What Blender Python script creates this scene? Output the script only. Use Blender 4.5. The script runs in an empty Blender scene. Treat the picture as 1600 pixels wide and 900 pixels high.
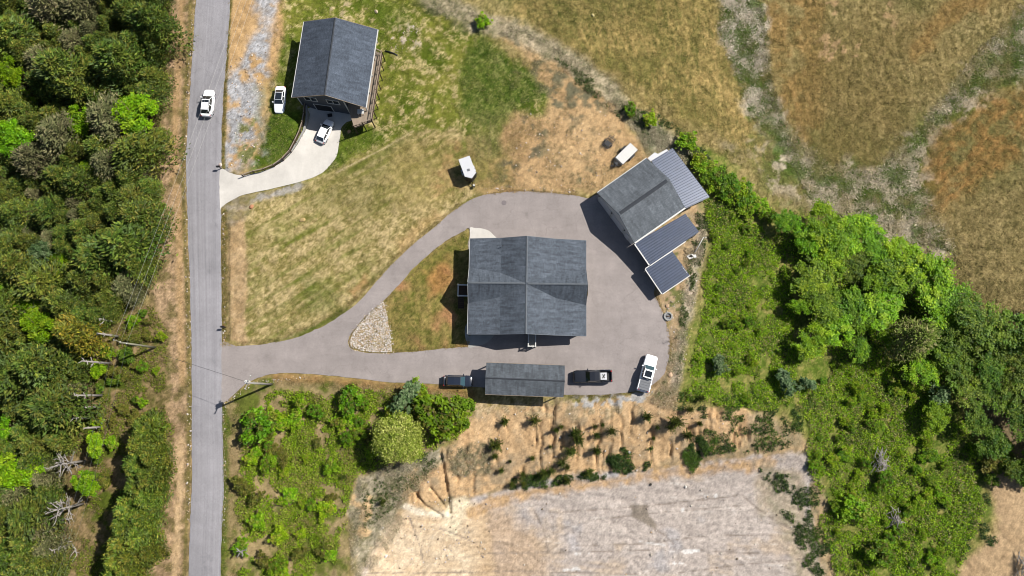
import bpy, bmesh, math, random
import numpy as np
from mathutils import Vector, Matrix
from mathutils.geometry import delaunay_2d_cdt

random.seed(7)
RNG = np.random.default_rng(11)
SC = bpy.context.scene
COL = SC.collection
R = math.radians

# ------------------------------------------------------------------ camera
F = 1067.0                      # focal length in pixels of the 1600 px wide photograph
TILT = math.atan(174.0 / F)     # the drone camera looks a little north of straight down
H = 110.0
cam_d = bpy.data.cameras.new('camera')
cam_d.sensor_width = 36.0
cam_d.lens = 36.0 * F / 1600.0
cam_d.clip_end = 3000.0
cam = bpy.data.objects.new('camera', cam_d)
cam.location = (0, 0, H)
cam.rotation_euler = (TILT, 0, 0)
COL.objects.link(cam)
SC.camera = cam

# ------------------------------------------------------------------ sky, sun, exposure
SUN_EL, SUN_AZ = R(47), R(24)   # azimuth from +X towards +Y
w = bpy.data.worlds.new('World')
SC.world = w
w.use_nodes = True
wn = w.node_tree.nodes
sky = wn.new('ShaderNodeTexSky')
sky.sky_type = 'NISHITA'
sky.sun_disc = False
sky.sun_elevation = SUN_EL
sky.sun_rotation = R(90) - SUN_AZ
w.node_tree.links.new(sky.outputs[0], wn['Background'].inputs[0])
wn['Background'].inputs[1].default_value = 0.06
sl = bpy.data.lights.new('sun', 'SUN')
sl.energy = 5.0
sl.angle = R(0.5)
sl.color = (1.0, 0.96, 0.9)
so = bpy.data.objects.new('sun', sl)
sd = Vector((math.cos(SUN_EL) * math.cos(SUN_AZ), math.cos(SUN_EL) * math.sin(SUN_AZ), math.sin(SUN_EL)))
so.rotation_euler = (-sd).to_track_quat('-Z', 'Y').to_euler()
so.location = sd * 200
COL.objects.link(so)
SC.view_settings.view_transform = 'Standard'
SC.view_settings.look = 'None'
SC.view_settings.gamma = 1.0
SC.view_settings.use_curve_mapping = False
SC.view_settings.exposure = 0.75
SC.render.resolution_x, SC.render.resolution_y = 1024, 576
SC.cycles.pixel_filter_type = 'BLACKMAN_HARRIS'
SC.cycles.filter_width = 1.0

# ------------------------------------------------------------------ geometry of the view
cT, sT = math.cos(TILT), math.sin(TILT)
NADIR = (800.0, 450.0 + F * math.tan(TILT))

def proj(x, y, z):
    cy = y * cT + (z - H) * sT
    dp = y * sT - (z - H) * cT
    return 800 + F * x / dp, 450 - F * cy / dp

# ground survey: (photo column, photo row, height in metres)
SURVEY = [
 (325,0,.4),(325,200,0),(320,450,0),(320,650,0),(320,760,-.5),(320,900,-1.2),(325,-100,.5),
 (0,0,-2),(150,0,-1.2),(270,0,.2),(270,250,0),(270,450,0),(0,250,-2),(0,450,-2.2),(180,450,-.6),(0,900,-4),(0,680,-3),(130,650,-1.6),
 (200,700,-1.3),(200,900,-2.4),(270,700,-.4),(270,900,-1.4),
 (700,450,0),(820,450,0),(950,450,0),(820,310,0),(550,540,0),(820,590,0),(1000,590,0),(1030,500,0),(400,560,0),
 (1000,340,0),(960,310,0),(1060,330,-.3),(900,250,0),(600,500,0),(700,590,0),(930,380,0),(700,330,0),(450,540,0),(450,560,0),
 (450,420,.2),(400,350,0),(600,300,.1),(355,290,0),(352,316,0),(350,270,.05),(430,280,-.3),(390,287,-.05),(510,240,-.85),(490,255,-.75),(515,205,-1.0),(510,182,-1.05),
 (490,205,-1.0),(488,180,-1.05),(545,185,-1.05),(535,240,-.8),(600,190,-.9),
 (437,155,.3),(420,230,.25),(468,204,.3),(473,170,.3),(452,228,.25),(425,255,.15),(385,262,.1),(400,150,.3),(470,80,.3),
 (520,90,-.2),(600,120,-.8),(650,50,-.6),(750,200,0),(850,150,.3),(640,250,-.1),
 (1000,100,-.5),(1200,0,-1),(1200,200,-2),(1600,0,0),(1350,330,-3),(1600,300,-1),(1550,450,-2),(1700,500,-2),
 (1120,400,-1.2),(1100,520,-.8),(1120,600,-1.5),(1250,400,-3.5),(1250,550,-4.2),(1400,500,-5),(1300,700,-4.8),(1400,850,-6),(1580,650,-6),
 (1580,850,-6),(1500,800,-6),(1700,800,-6),
 (650,880,-5.6),(800,800,-5.8),(1000,765,-5.8),(1200,745,-5.6),(1200,880,-6),(1000,880,-6),(800,890,-6),(700,950,-6),(1250,800,-5.8),
 (740,640,-.3),(900,632,-.3),(1050,635,-.5),(690,715,-1.2),(800,748,-5.0),(950,738,-5),(1080,722,-5),(730,765,-4.6),(640,800,-3.4),
 (560,880,-3),(620,705,-1.2),(560,640,-.4),(450,620,-.1),(450,700,-1.0),(450,850,-2.4),(360,700,-.4),(360,880,-1.3),(600,790,-2.8),(1150,660,-2.2),(1230,690,-3.8),
]
_s = np.array(SURVEY, float)
_cx, _cy, _ch = _s[:, 0], _s[:, 1], _s[:, 2]
_A = np.sqrt((_cx[:, None] - _cx) ** 2 + (_cy[:, None] - _cy) ** 2 + 25.0 ** 2)
_n = len(_ch)
_M = np.zeros((_n + 1, _n + 1)); _M[:_n, :_n] = _A; _M[_n, :_n] = 1; _M[:_n, _n] = 1
_wt = np.linalg.solve(_M, np.append(_ch, 0.0))
_gu, _gv = np.arange(-120, 1721, 10.0), np.arange(-120, 1021, 10.0)
_GU, _GV = np.meshgrid(_gu, _gv)
_G = np.zeros_like(_GU)
for k in range(_n):
    _G += _wt[k] * np.sqrt((_GU - _cx[k]) ** 2 + (_GV - _cy[k]) ** 2 + 25.0 ** 2)
_G += _wt[_n]

def h_img(u, v):
    """smooth ground height at a photo position (numpy arrays or floats)"""
    a = np.clip((np.asarray(u, float) + 120) / 10.0, 0, _G.shape[1] - 1.001)
    b = np.clip((np.asarray(v, float) + 120) / 10.0, 0, _G.shape[0] - 1.001)
    i, j = a.astype(int), b.astype(int)
    fa, fb = a - i, b - j
    return (_G[j, i] * (1 - fa) * (1 - fb) + _G[j, i + 1] * fa * (1 - fb) + _G[j + 1, i] * (1 - fa) * fb + _G[j + 1, i + 1] * fa * fb)

def hxy(x, y):
    z = np.zeros_like(np.asarray(x, float))
    for _ in range(4):
        u, v = proj(x, y, z)
        z = h_img(u, v)
    return z

def P(px, py, z=None):
    """the point of the place seen at a photo position, on the ground or at height z"""
    if z is None:
        z = float(h_img(px, py))
    dx, dy = (px - 800) / F, (450 - py) / F
    d = (dx, cT * dy + sT, sT * dy - cT)
    s = (H - z) / -d[2]
    return Vector((d[0] * s, d[1] * s, z))

def base_px(px, py, z):
    """photo position of the ground right below something seen at (px, py) at height z above the ground"""
    p = P(px, py, float(h_img(px, py)) + z)
    return p.x, p.y

# ------------------------------------------------------------------ noise
def _hash(i, j, s):
    n = (i * 374761393 + j * 668265263 + s * 974634777) & 0x7fffffff
    n = ((n ^ (n >> 13)) * 1274126177) & 0x7fffffff
    n = (n ^ (n >> 16)) & 0xffff
    return n / 32767.5 - 1.0

def vnoise(x, y, s=0):
    i, j = np.floor(x).astype(np.int64), np.floor(y).astype(np.int64)
    a, b = x - i, y - j
    a, b = a * a * (3 - 2 * a), b * b * (3 - 2 * b)
    return ((_hash(i, j, s) * (1 - a) + _hash(i + 1, j, s) * a) * (1 - b) + (_hash(i, j + 1, s) * (1 - a) + _hash(i + 1, j + 1, s) * a) * b)

def fbm(x, y, sc, o=3, s=0):
    t, amp, tot = 0, 1.0, 0
    for k in range(o):
        t = t + amp * vnoise(x / sc * 2 ** k + 17.3 * k, y / sc * 2 ** k - 9.1 * k, s + k)
        tot += amp
        amp *= .55
    return t / tot * 1.4

def sm(a, b, x):
    t = np.clip((x - a) / (b - a), 0, 1)
    return t * t * (3 - 2 * t)

def sdf(U, V, pts, pad=60):
    """signed distance (photo pixels, positive inside) to a polygon; -pad far outside"""
    pts = np.array(pts, float)
    out = np.full(U.shape, -float(pad))
    lo, hi = pts.min(0) - pad, pts.max(0) + pad
    ix = np.where((U > lo[0]) & (U < hi[0]) & (V > lo[1]) & (V < hi[1]))
    u, v = U[ix], V[ix]
    d = np.full(u.shape, 1e9); ins = np.zeros(u.shape, bool)
    n = len(pts)
    for k in range(n):
        (x0, y0), (x1, y1) = pts[k], pts[(k + 1) % n]
        ex, ey = x1 - x0, y1 - y0
        t = np.clip(((u - x0) * ex + (v - y0) * ey) / (ex * ex + ey * ey + 1e-9), 0, 1)
        d = np.minimum(d, (u - x0 - t * ex) ** 2 + (v - y0 - t * ey) ** 2)
        if y0 != y1:
            c = ((y0 > v) != (y1 > v)) & (u < ex * (v - y0) / ey + x0)
            ins ^= c
    d = np.sqrt(d)
    out[ix] = np.where(ins, d, -d)
    return out

def ldist(U, V, pts, pad=80):
    pts = np.array(pts, float)
    out = np.full(U.shape, float(pad))
    lo, hi = pts.min(0) - pad, pts.max(0) + pad
    ix = np.where((U > lo[0]) & (U < hi[0]) & (V > lo[1]) & (V < hi[1]))
    u, v = U[ix], V[ix]
    d = np.full(u.shape, 1e9)
    for k in range(len(pts) - 1):
        (x0, y0), (x1, y1) = pts[k], pts[k + 1]
        ex, ey = x1 - x0, y1 - y0
        t = np.clip(((u - x0) * ex + (v - y0) * ey) / (ex * ex + ey * ey + 1e-9), 0, 1)
        d = np.minimum(d, (u - x0 - t * ex) ** 2 + (v - y0 - t * ey) ** 2)
    out[ix] = np.sqrt(d)
    return out

GAIN = 2.0                      # photo brightness of a sunlit level surface over its base colour
def lin(c):
    c = np.asarray(c, float) / 255.0
    return np.where(c <= .04045, c / 12.92, ((c + .055) / 1.055) ** 2.4)
def A(*c):
    """base colour of a surface that shows as this sRGB colour in full sun"""
    return lin(c) / GAIN
def A4(*c):
    a = A(*c)
    return (float(a[0]), float(a[1]), float(a[2]), 1.0)

# ------------------------------------------------------------------ materials
def new_mat(name, rough=.8, color=(.5, .5, .5, 1), metal=0.0, spec=.3):
    m = bpy.data.materials.new(name)
    m.use_nodes = True
    b = m.node_tree.nodes['Principled BSDF']
    b.inputs['Base Color'].default_value = color
    b.inputs['Roughness'].default_value = rough
    b.inputs['Metallic'].default_value = metal
    b.inputs['Specular IOR Level'].default_value = spec
    return m, m.node_tree.nodes, m.node_tree.links, b

def noise_node(nd, lk, coord, scale, stretch=(1, 1, 1), detail=4.0, rough=.6):
    mp = nd.new('ShaderNodeMapping'); mp.inputs['Scale'].default_value = stretch
    lk.new(coord, mp.inputs['Vector'])
    n = nd.new('ShaderNodeTexNoise')
    n.inputs['Scale'].default_value = scale
    n.inputs['Detail'].default_value = detail
    n.inputs['Roughness'].default_value = rough
    lk.new(mp.outputs[0], n.inputs['Vector'])
    return n.outputs['Fac']

def vary(nd, lk, col_in, fac, lo, hi):
    """multiply a colour by a value running lo..hi with fac"""
    mr = nd.new('ShaderNodeMapRange')
    mr.inputs['From Min'].default_value, mr.inputs['From Max'].default_value = .25, .75
    mr.inputs['To Min'].default_value, mr.inputs['To Max'].default_value = lo, hi
    lk.new(fac, mr.inputs['Value'])
    mx = nd.new('ShaderNodeMix'); mx.data_type = 'RGBA'; mx.blend_type = 'MULTIPLY'; mx.inputs[0].default_value = 1
    if isinstance(col_in, tuple):
        mx.inputs[6].default_value = col_in
    else:
        lk.new(col_in, mx.inputs[6])
    lk.new(mr.outputs[0], mx.inputs[7])
    return mx.outputs[2]

def bump(nd, lk, b, fac, strength, dist):
    bp = nd.new('ShaderNodeBump')
    bp.inputs['Strength'].default_value = strength; bp.inputs['Distance'].default_value = dist
    lk.new(fac, bp.inputs['Height']); lk.new(bp.outputs[0], b.inputs['Normal'])

def mat_noise(name, color, layers, rough=.85, spec=.2, bmp=None, metal=0.0, coord='Object'):
    m, nd, lk, b = new_mat(name, rough, color, metal, spec)
    tc = nd.new('ShaderNodeTexCoord').outputs[coord]
    c = color
    for (sc, st, lo, hi) in layers:
        c = vary(nd, lk, c, noise_node(nd, lk, tc, sc, st), lo, hi)
    lk.new(c, b.inputs['Base Color'])
    if bmp:
        bump(nd, lk, b, noise_node(nd, lk, tc, bmp[0]), bmp[1], bmp[2])
    return m

def mat_attr(name, rough=.9, grain=None, transl=0.0, bmp=None, rnd=0.0, spec=.1):
    """base colour from the mesh's own colour attribute, with grain"""
    m, nd, lk, b = new_mat(name, rough, spec=spec)
    at = nd.new('ShaderNodeAttribute'); at.attribute_name = 'Col'
    c = at.outputs['Color']
    tc = nd.new('ShaderNodeTexCoord').outputs['Object']
    for (sc, lo, hi) in (grain or []):
        c = vary(nd, lk, c, noise_node(nd, lk, tc, sc), lo, hi)
    if rnd:
        oi = nd.new('ShaderNodeObjectInfo')
        hs = nd.new('ShaderNodeHueSaturation')
        mr = nd.new('ShaderNodeMapRange'); mr.inputs['To Min'].default_value = 1 - rnd; mr.inputs['To Max'].default_value = 1 + rnd
        lk.new(oi.outputs['Random'], mr.inputs['Value']); lk.new(mr.outputs[0], hs.inputs['Value'])
        m2 = nd.new('ShaderNodeMath'); m2.operation = 'MULTIPLY'; m2.inputs[1].default_value = 7.31
        lk.new(oi.outputs['Random'], m2.inputs[0])
        m3 = nd.new('ShaderNodeMath'); m3.operation = 'FRACT'; lk.new(m2.outputs[0], m3.inputs[0])
        mh = nd.new('ShaderNodeMapRange'); mh.inputs['To Min'].default_value = .485; mh.inputs['To Max'].default_value = .515
        lk.new(m3.outputs[0], mh.inputs['Value']); lk.new(mh.outputs[0], hs.inputs['Hue'])
        lk.new(c, hs.inputs['Color']); c = hs.outputs[0]
    lk.new(c, b.inputs['Base Color'])
    if bmp:
        bump(nd, lk, b, noise_node(nd, lk, tc, bmp[0]), bmp[1], bmp[2])
    if transl:
        t = nd.new('ShaderNodeBsdfTranslucent'); lk.new(c, t.inputs['Color'])
        mx = nd.new('ShaderNodeMixShader'); mx.inputs[0].default_value = transl
        lk.new(b.outputs[0], mx.inputs[1]); lk.new(t.outputs[0], mx.inputs[2])
        lk.new(mx.outputs[0], nd['Material Output'].inputs['Surface'])
    return m

def mat_shingle(name, color, lo=.62, hi=1.38):
    m, nd, lk, b = new_mat(name, .95, color, 0, .15)
    tc = nd.new('ShaderNodeTexCoord').outputs['UV']
    c = vary(nd, lk, color, noise_node(nd, lk, tc, 1.0, (2.2, .4, 1), 4, .75), lo, hi)
    c = vary(nd, lk, c, noise_node(nd, lk, tc, .35, (1, 1, 1), 3), .82, 1.15)
    c = vary(nd, lk, c, noise_node(nd, lk, tc, 1.0, (.9, .1, 1), 3), .85, 1.12)
    br = nd.new('ShaderNodeTexBrick')
    br.inputs['Scale'].default_value = 1
    br.inputs['Brick Width'].default_value = .33; br.inputs['Row Height'].default_value = .145; br.inputs['Mortar Size'].default_value = .012
    br.inputs['Color1'].default_value = (.8, .8, .8, 1); br.inputs['Color2'].default_value = (1.15, 1.15, 1.15, 1); br.inputs['Mortar'].default_value = (.55, .55, .55, 1)
    lk.new(tc, br.inputs['Vector'])
    mx = nd.new('ShaderNodeMix'); mx.data_type = 'RGBA'; mx.blend_type = 'MULTIPLY'; mx.inputs[0].default_value = 1
    lk.new(c, mx.inputs[6]); lk.new(br.outputs['Color'], mx.inputs[7])
    lk.new(mx.outputs[2], b.inputs['Base Color'])
    bump(nd, lk, b, br.outputs['Fac'], -.5, .02)
    return m

def mat_siding(name, color):
    m, nd, lk, b = new_mat(name, .6, color, 0, .3)
    tc = nd.new('ShaderNodeTexCoord').outputs['Object']
    wv = nd.new('ShaderNodeTexWave'); wv.wave_type = 'BANDS'; wv.bands_direction = 'Z'; wv.wave_profile = 'SAW'
    wv.inputs['Scale'].default_value = 1.6
    lk.new(tc, wv.inputs['Vector'])
    bump(nd, lk, b, wv.outputs['Fac'], .6, .02)
    lk.new(vary(nd, lk, color, noise_node(nd, lk, tc, .6), .92, 1.08), b.inputs['Base Color'])
    return m

M = {}
M['ground'] = mat_attr('soil and turf', .95, [(5.0, .78, 1.22), (1.3, .9, 1.1)], bmp=(4.0, .5, .08))
M['leaf'] = mat_attr('leaves', .55, None, .45, rnd=.16, spec=.2)
M['needle'] = mat_attr('cedar needles', .7, None, .12, rnd=.22, spec=.15)
M['grass'] = mat_attr('grass blades', .8, None, .25)
M['twig'] = mat_attr('dry twigs', .9)
M['bark'] = mat_noise('bark', A4(120, 100, 82), [(3, (1, 1, .2), .6, 1.3)])
M['deadwood'] = mat_noise('bleached dead wood', A4(188, 180, 170), [(3, (1, 1, .3), .65, 1.15)])
def mat_asphalt(name, color, lanes):
    """weathered asphalt: stains, patches, fine cracks and worn wheel paths"""
    m, nd, lk, b = new_mat(name, .9, color, 0, .2)
    ob = nd.new('ShaderNodeTexCoord')
    tc = ob.outputs['Object']
    c = color
    for sc, st, lo, hi in ((.1, (1, 1, 1), .85, 1.12), (.45, (1, 1, 1), .9, 1.09), (9, (1, 1, 1), .84, 1.16), (3, (1, 1, 1), .93, 1.07)):
        c = vary(nd, lk, c, noise_node(nd, lk, tc, sc, st), lo, hi)
    if lanes:
        uv = ob.outputs['UV']
        c = vary(nd, lk, c, noise_node(nd, lk, uv, 1.0, (9, .012, 1), 3, .6), .84, 1.14)
        c = vary(nd, lk, c, noise_node(nd, lk, uv, 1.0, (30, .05, 1), 2, .6), .93, 1.06)
    else:
        c = vary(nd, lk, c, noise_node(nd, lk, tc, 1.0, (.16, .9, 1), 4), .92, 1.06)
        c = vary(nd, lk, c, noise_node(nd, lk, tc, 1.0, (.7, .2, 1), 4), .93, 1.06)
    # dark cracks, broken up
    nz = nd.new('ShaderNodeTexNoise'); nz.inputs['Scale'].default_value = .5; nz.inputs['Detail'].default_value = 4
    lk.new(tc, nz.inputs['Vector'])
    ad = nd.new('ShaderNodeVectorMath'); ad.operation = 'MULTIPLY_ADD'; ad.inputs[1].default_value = (3, 3, 0)
    lk.new(nz.outputs['Color'], ad.inputs[0]); lk.new(tc, ad.inputs[2])
    vo = nd.new('ShaderNodeTexVoronoi'); vo.feature = 'DISTANCE_TO_EDGE'; vo.inputs['Scale'].default_value = .16
    lk.new(ad.outputs[0], vo.inputs['Vector'])
    mr = nd.new('ShaderNodeMapRange'); mr.inputs['From Min'].default_value = .001; mr.inputs['From Max'].default_value = .008
    mr.inputs['To Min'].default_value = .86; mr.inputs['To Max'].default_value = 1.0
    lk.new(vo.outputs['Distance'], mr.inputs['Value'])
    mx = nd.new('ShaderNodeMix'); mx.data_type = 'RGBA'; mx.blend_type = 'MULTIPLY'; mx.inputs[0].default_value = 1
    lk.new(c, mx.inputs[6]); lk.new(mr.outputs[0], mx.inputs[7]); c = mx.outputs[2]
    # oil and tyre stains
    sn = noise_node(nd, lk, tc, .35, (1, 1, 1), 5, .7)
    mr = nd.new('ShaderNodeMapRange'); mr.inputs['From Min'].default_value = .62; mr.inputs['From Max'].default_value = .72
    mr.inputs['To Min'].default_value = 1.0; mr.inputs['To Max'].default_value = .84
    lk.new(sn, mr.inputs['Value'])
    mx = nd.new('ShaderNodeMix'); mx.data_type = 'RGBA'; mx.blend_type = 'MULTIPLY'; mx.inputs[0].default_value = 1
    lk.new(c, mx.inputs[6]); lk.new(mr.outputs[0], mx.inputs[7])
    lk.new(mx.outputs[2], b.inputs['Base Color'])
    bump(nd, lk, b, noise_node(nd, lk, tc, 18), .3, .015)
    return m
M['road'] = mat_asphalt('worn road asphalt', A4(171, 168, 171), True)
M['asphalt'] = mat_asphalt('driveway asphalt', A4(174, 164, 159), False)
M['concrete'] = mat_noise('pale concrete', A4(233, 227, 217), [(.4, (1, 1, 1), .86, 1.08), (5, (1, 1, 1), .94, 1.05), (1.2, (1, .3, 1), .95, 1.05)], .85, .2)
M['shingle_dark'] = mat_shingle('blue grey shingles', A4(99, 108, 121))
M['shingle_house'] = mat_shingle('slate grey shingles', A4(106, 114, 124), .5, 1.5)
M['shingle_garage'] = mat_shingle('weathered grey shingles', A4(120, 126, 132), .68, 1.32)
M['siding_dark'] = mat_siding('charcoal siding', A4(88, 92, 100))
M['siding_white'] = mat_siding('off white siding', A4(232, 232, 230))
M['trim'] = mat_noise('white trim', A4(238, 236, 230), [(2, (1, 1, 1), .95, 1.03)], .5, .4)
M['white_panel'] = mat_noise('white sheet', A4(236, 236, 238), [(1.2, (1, 1, 1), .96, 1.03)], .4, .4)
M['dark_metal'] = mat_noise('dark metal', A4(52, 52, 54), [(4, (1, 1, 1), .8, 1.2)], .5, .4)
M['black'] = mat_noise('black plastic', A4(34, 34, 36), [(4, (1, 1, 1), .85, 1.15)], .55, .4)
M['wood'] = mat_noise('weathered deck wood', A4(176, 158, 138), [(3, (1, .2, 1), .8, 1.15)], .8, .2)
M['wood_dark'] = mat_noise('brown stained wood', A4(92, 74, 60), [(3, (1, .2, 1), .8, 1.2)], .8, .2)
M['pole'] = mat_noise('grey pole wood', A4(176, 172, 164), [(2, (1, 1, .15), .8, 1.15)], .85, .2)
M['pole_green'] = mat_noise('treated pole wood', A4(158, 156, 132), [(2, (1, 1, .15), .8, 1.15)], .85, .2)
M['stone'] = mat_attr('pale stones', .9)
M['grey_cover'] = mat_noise('grey vinyl cover', A4(132, 134, 138), [(2, (1, 1, 1), .94, 1.05)], .6, .3)
M['rubber'] = mat_noise('tyre rubber', A4(40, 40, 41), [(5, (1, 1, 1), .9, 1.1)], .8, .2)
M['alloy'] = new_mat('alloy', .35, (.5, .5, .52, 1), .8)[0]
M['wire'] = mat_noise('aluminium wire', A4(210, 208, 200), [(1, (1, 1, 1), .95, 1.05)], .5, .4)
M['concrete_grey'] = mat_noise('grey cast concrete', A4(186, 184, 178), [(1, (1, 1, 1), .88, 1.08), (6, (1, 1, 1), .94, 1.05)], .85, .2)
M['paint_white'] = new_mat('white car paint', .25, (.78, .78, .78, 1), 0, .5)[0]
M['paint_black'] = new_mat('black car paint', .22, (.012, .013, .016, 1), 0, .5)[0]
M['paint_navy'] = new_mat('dark blue car paint', .22, (.012, .016, .026, 1), 0, .5)[0]
for k in ('paint_white', 'paint_black', 'paint_navy'):
    b_ = M[k].node_tree.nodes['Principled BSDF']; b_.inputs['Coat Weight'].default_value = .6; b_.inputs['Coat Roughness'].default_value = .06
M['glass'] = new_mat('tinted glass', .06, (.012, .016, .02, 1), 0, .8)[0]
M['glass_blue'] = new_mat('windshield glass', .08, (.03, .06, .075, 1), 0, .8)[0]
M['lamp_red'] = new_mat('red lamp', .2, (.35, .02, .02, 1), 0, .5)[0]
M['lamp_clear'] = new_mat('clear lamp', .15, (.7, .72, .75, 1), 0, .6)[0]
def mat_ribmetal():
    m, nd, lk, b = new_mat('blue grey roof sheet', .38, A4(80, 92, 116), .2, .5)
    tc = nd.new('ShaderNodeTexCoord').outputs['Object']
    lk.new(vary(nd, lk, A4(66, 79, 104), noise_node(nd, lk, tc, 1.2), .82, 1.18), b.inputs['Base Color'])
    return m
M['sheet_metal'] = mat_ribmetal()

# ------------------------------------------------------------------ mesh helpers
def rotz(a):
    return Matrix.Rotation(a, 4, 'Z')

class MB:
    """collects vertices and faces; build() links them as one mesh object"""
    def __init__(self):
        self.v, self.f, self.sm, self.uv = [], [], [], {}
    def add(self, vs, fs, smooth=False):
        o = len(self.v)
        self.v += [tuple(x) for x in vs]
        for f in fs:
            self.f.append([o + i for i in f]); self.sm.append(smooth)
        return self
    def box(self, c, s, m=None):
        vs = [Vector((sx * s[0] / 2, sy * s[1] / 2, sz * s[2] / 2)) for sx in (-1, 1) for sy in (-1, 1) for sz in (-1, 1)]
        if m is not None:
            vs = [m @ x for x in vs]
        c = Vector(c)
        return self.add([x + c for x in vs], [(0, 1, 3, 2), (4, 6, 7, 5), (0, 4, 5, 1), (2, 3, 7, 6), (0, 2, 6, 4), (1, 5, 7, 3)])
    def bar(self, a, b, w, h, up=(0, 0, 1)):
        a, b = Vector(a), Vector(b)
        d = b - a
        L = d.length
        if L < 1e-6: return self
        x = d / L
        u = Vector(up)
        if abs(x.dot(u)) > .99: u = Vector((1, 0, 0))
        y = u.cross(x).normalized(); z = x.cross(y)
        vs = [a + x * (i * L) + y * (j * w / 2) + z * (k * h / 2) for i in (0, 1) for j in (-1, 1) for k in (-1, 1)]
        return self.add(vs, [(0, 1, 3, 2), (4, 6, 7, 5), (0, 4, 5, 1), (2, 3, 7, 6), (0, 2, 6, 4), (1, 5, 7, 3)])
    def prism(self, poly, z0, z1):
        n = len(poly)
        vs = [(p[0], p[1], z0) for p in poly] + [(p[0], p[1], z1) for p in poly]
        fs = [tuple(range(n))[::-1], tuple(range(n, 2 * n))] + [(i, (i + 1) % n, n + (i + 1) % n, n + i) for i in range(n)]
        return self.add(vs, fs)
    def tube(self, pts, radii, n=6, cap=True):
        pts = [Vector(p) for p in pts]
        rings = []
        for i, p in enumerate(pts):
            d = (pts[min(i + 1, len(pts) - 1)] - pts[max(i - 1, 0)])
            if d.length < 1e-9: d = Vector((0, 0, 1))
            d.normalize()
            u = Vector((0, 0, 1)) if abs(d.z) < .9 else Vector((1, 0, 0))
            a = d.cross(u).normalized(); b = d.cross(a)
            r = radii[i] if hasattr(radii, '__len__') else radii
            rings.append([p + (a * math.cos(2 * math.pi * k / n) + b * math.sin(2 * math.pi * k / n)) * r for k in range(n)])
        vs = [x for r_ in rings for x in r_]
        fs = []
        for i in range(len(pts) - 1):
            for k in range(n):
                fs.append((i * n + k, i * n + (k + 1) % n, (i + 1) * n + (k + 1) % n, (i + 1) * n + k))
        if cap:
            fs += [tuple(range(n)), tuple(range((len(pts) - 1) * n, len(pts) * n))[::-1]]
        return self.add(vs, fs, True)
    def cyl(self, c, r, h, n=16, axis='Z', r2=None):
        r2 = r if r2 is None else r2
        c = Vector(c); vs = []
        for (t, rr) in ((-h / 2, r), (h / 2, r2)):
            for k in range(n):
                a = 2 * math.pi * k / n
                p = Vector((rr * math.cos(a), rr * math.sin(a), t))
                if axis == 'Y': p = Vector((p.x, p.z, p.y))
                if axis == 'X': p = Vector((p.z, p.x, p.y))
                vs.append(c + p)
        fs = [tuple(range(n))[::-1], tuple(range(n, 2 * n))] + [(k, (k + 1) % n, n + (k + 1) % n, n + k) for k in range(n)]
        return self.add(vs, fs)
    def build(self, name, mat, parent=None, loc=None, smooth=None, bevel=0.0, solid=0.0, slope_uv=False):
        me = bpy.data.meshes.new(name)
        me.from_pydata(self.v, [], self.f)
        me.polygons.foreach_set('use_smooth', [bool(s) if smooth is None else smooth for s in self.sm])
        me.update()
        bm = bmesh.new(); bm.from_mesh(me); bmesh.ops.recalc_face_normals(bm, faces=bm.faces); bm.to_mesh(me); bm.free()
        if slope_uv:
            uv = me.uv_layers.new(name='UVMap').data
            for p in me.polygons:
                n = p.normal
                t = Vector((-n.y, n.x, 0))
                t = t.normalized() if t.length > .02 else Vector((1, 0, 0))
                b = n.cross(t)
                for li in p.loop_indices:
                    co = me.vertices[me.loops[li].vertex_index].co
                    uv[li].uv = (co.dot(t), co.dot(b))
        me.materials.append(mat)
        o = bpy.data.objects.new(name, me)
        COL.objects.link(o)
        if parent: o.parent = parent
        if loc is not None: o.location = loc
        if solid:
            md = o.modifiers.new('thickness', 'SOLIDIFY'); md.thickness = solid; md.offset = -1
        if bevel:
            md = o.modifiers.new('bevel', 'BEVEL'); md.width = bevel; md.segments = 2; md.limit_method = 'ANGLE'
        return o

def tag(o, label=None, cat=None, group=None, kind=None):
    if label: o['label'] = label
    if cat: o['category'] = cat
    if group: o['group'] = group
    if kind: o['kind'] = kind
    return o

def empty(name, loc, rz=0.0, label=None, cat=None, group=None):
    o = bpy.data.objects.new(name, None)
    o.empty_display_size = .3
    o.location = loc; o.rotation_euler = (0, 0, rz)
    COL.objects.link(o)
    return tag(o, label, cat, group)

def copy_tree(o, parent=None):
    c = o.copy(); COL.objects.link(c)
    if parent: c.parent = parent
    for ch in [x for x in o.children]:
        copy_tree(ch, c)
    return c

def mesh_quads(name, V4, C, mat):
    """V4 (n,4,3) quads, C (n,3) one colour a quad -> one mesh datablock"""
    n = len(V4)
    me = bpy.data.meshes.new(name)
    me.vertices.add(n * 4); me.vertices.foreach_set('co', np.ascontiguousarray(V4, np.float32).ravel())
    me.loops.add(n * 4); me.loops.foreach_set('vertex_index', np.arange(n * 4, dtype=np.int32))
    me.polygons.add(n)
    me.polygons.foreach_set('loop_start', np.arange(0, n * 4, 4, dtype=np.int32))
    me.update(calc_edges=True)
    at = me.color_attributes.new('Col', 'FLOAT_COLOR', 'POINT')
    cc = np.ones((n, 4, 4), np.float32); cc[:, :, :3] = np.asarray(C)[:, None, :]
    at.data.foreach_set('color', cc.ravel())
    me.materials.append(mat)
    return me

def unit(a):
    return a / (np.linalg.norm(a, axis=-1, keepdims=True) + 1e-9)

def leaf_quads(C, T, hl, hw, rng, flat=None):
    """rhombic leaves at C pointing along T; flat biases their faces upwards"""
    T = unit(T)
    n = rng.normal(size=C.shape)
    if flat is not None:
        n[:, 2] = np.abs(n[:, 2]) + flat
    B = unit(np.cross(T, n))
    hl = np.asarray(hl)[:, None]; hw = np.asarray(hw)[:, None]
    return np.stack([C - T * hl, C + B * hw, C + T * hl, C - B * hw], 1)

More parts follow.
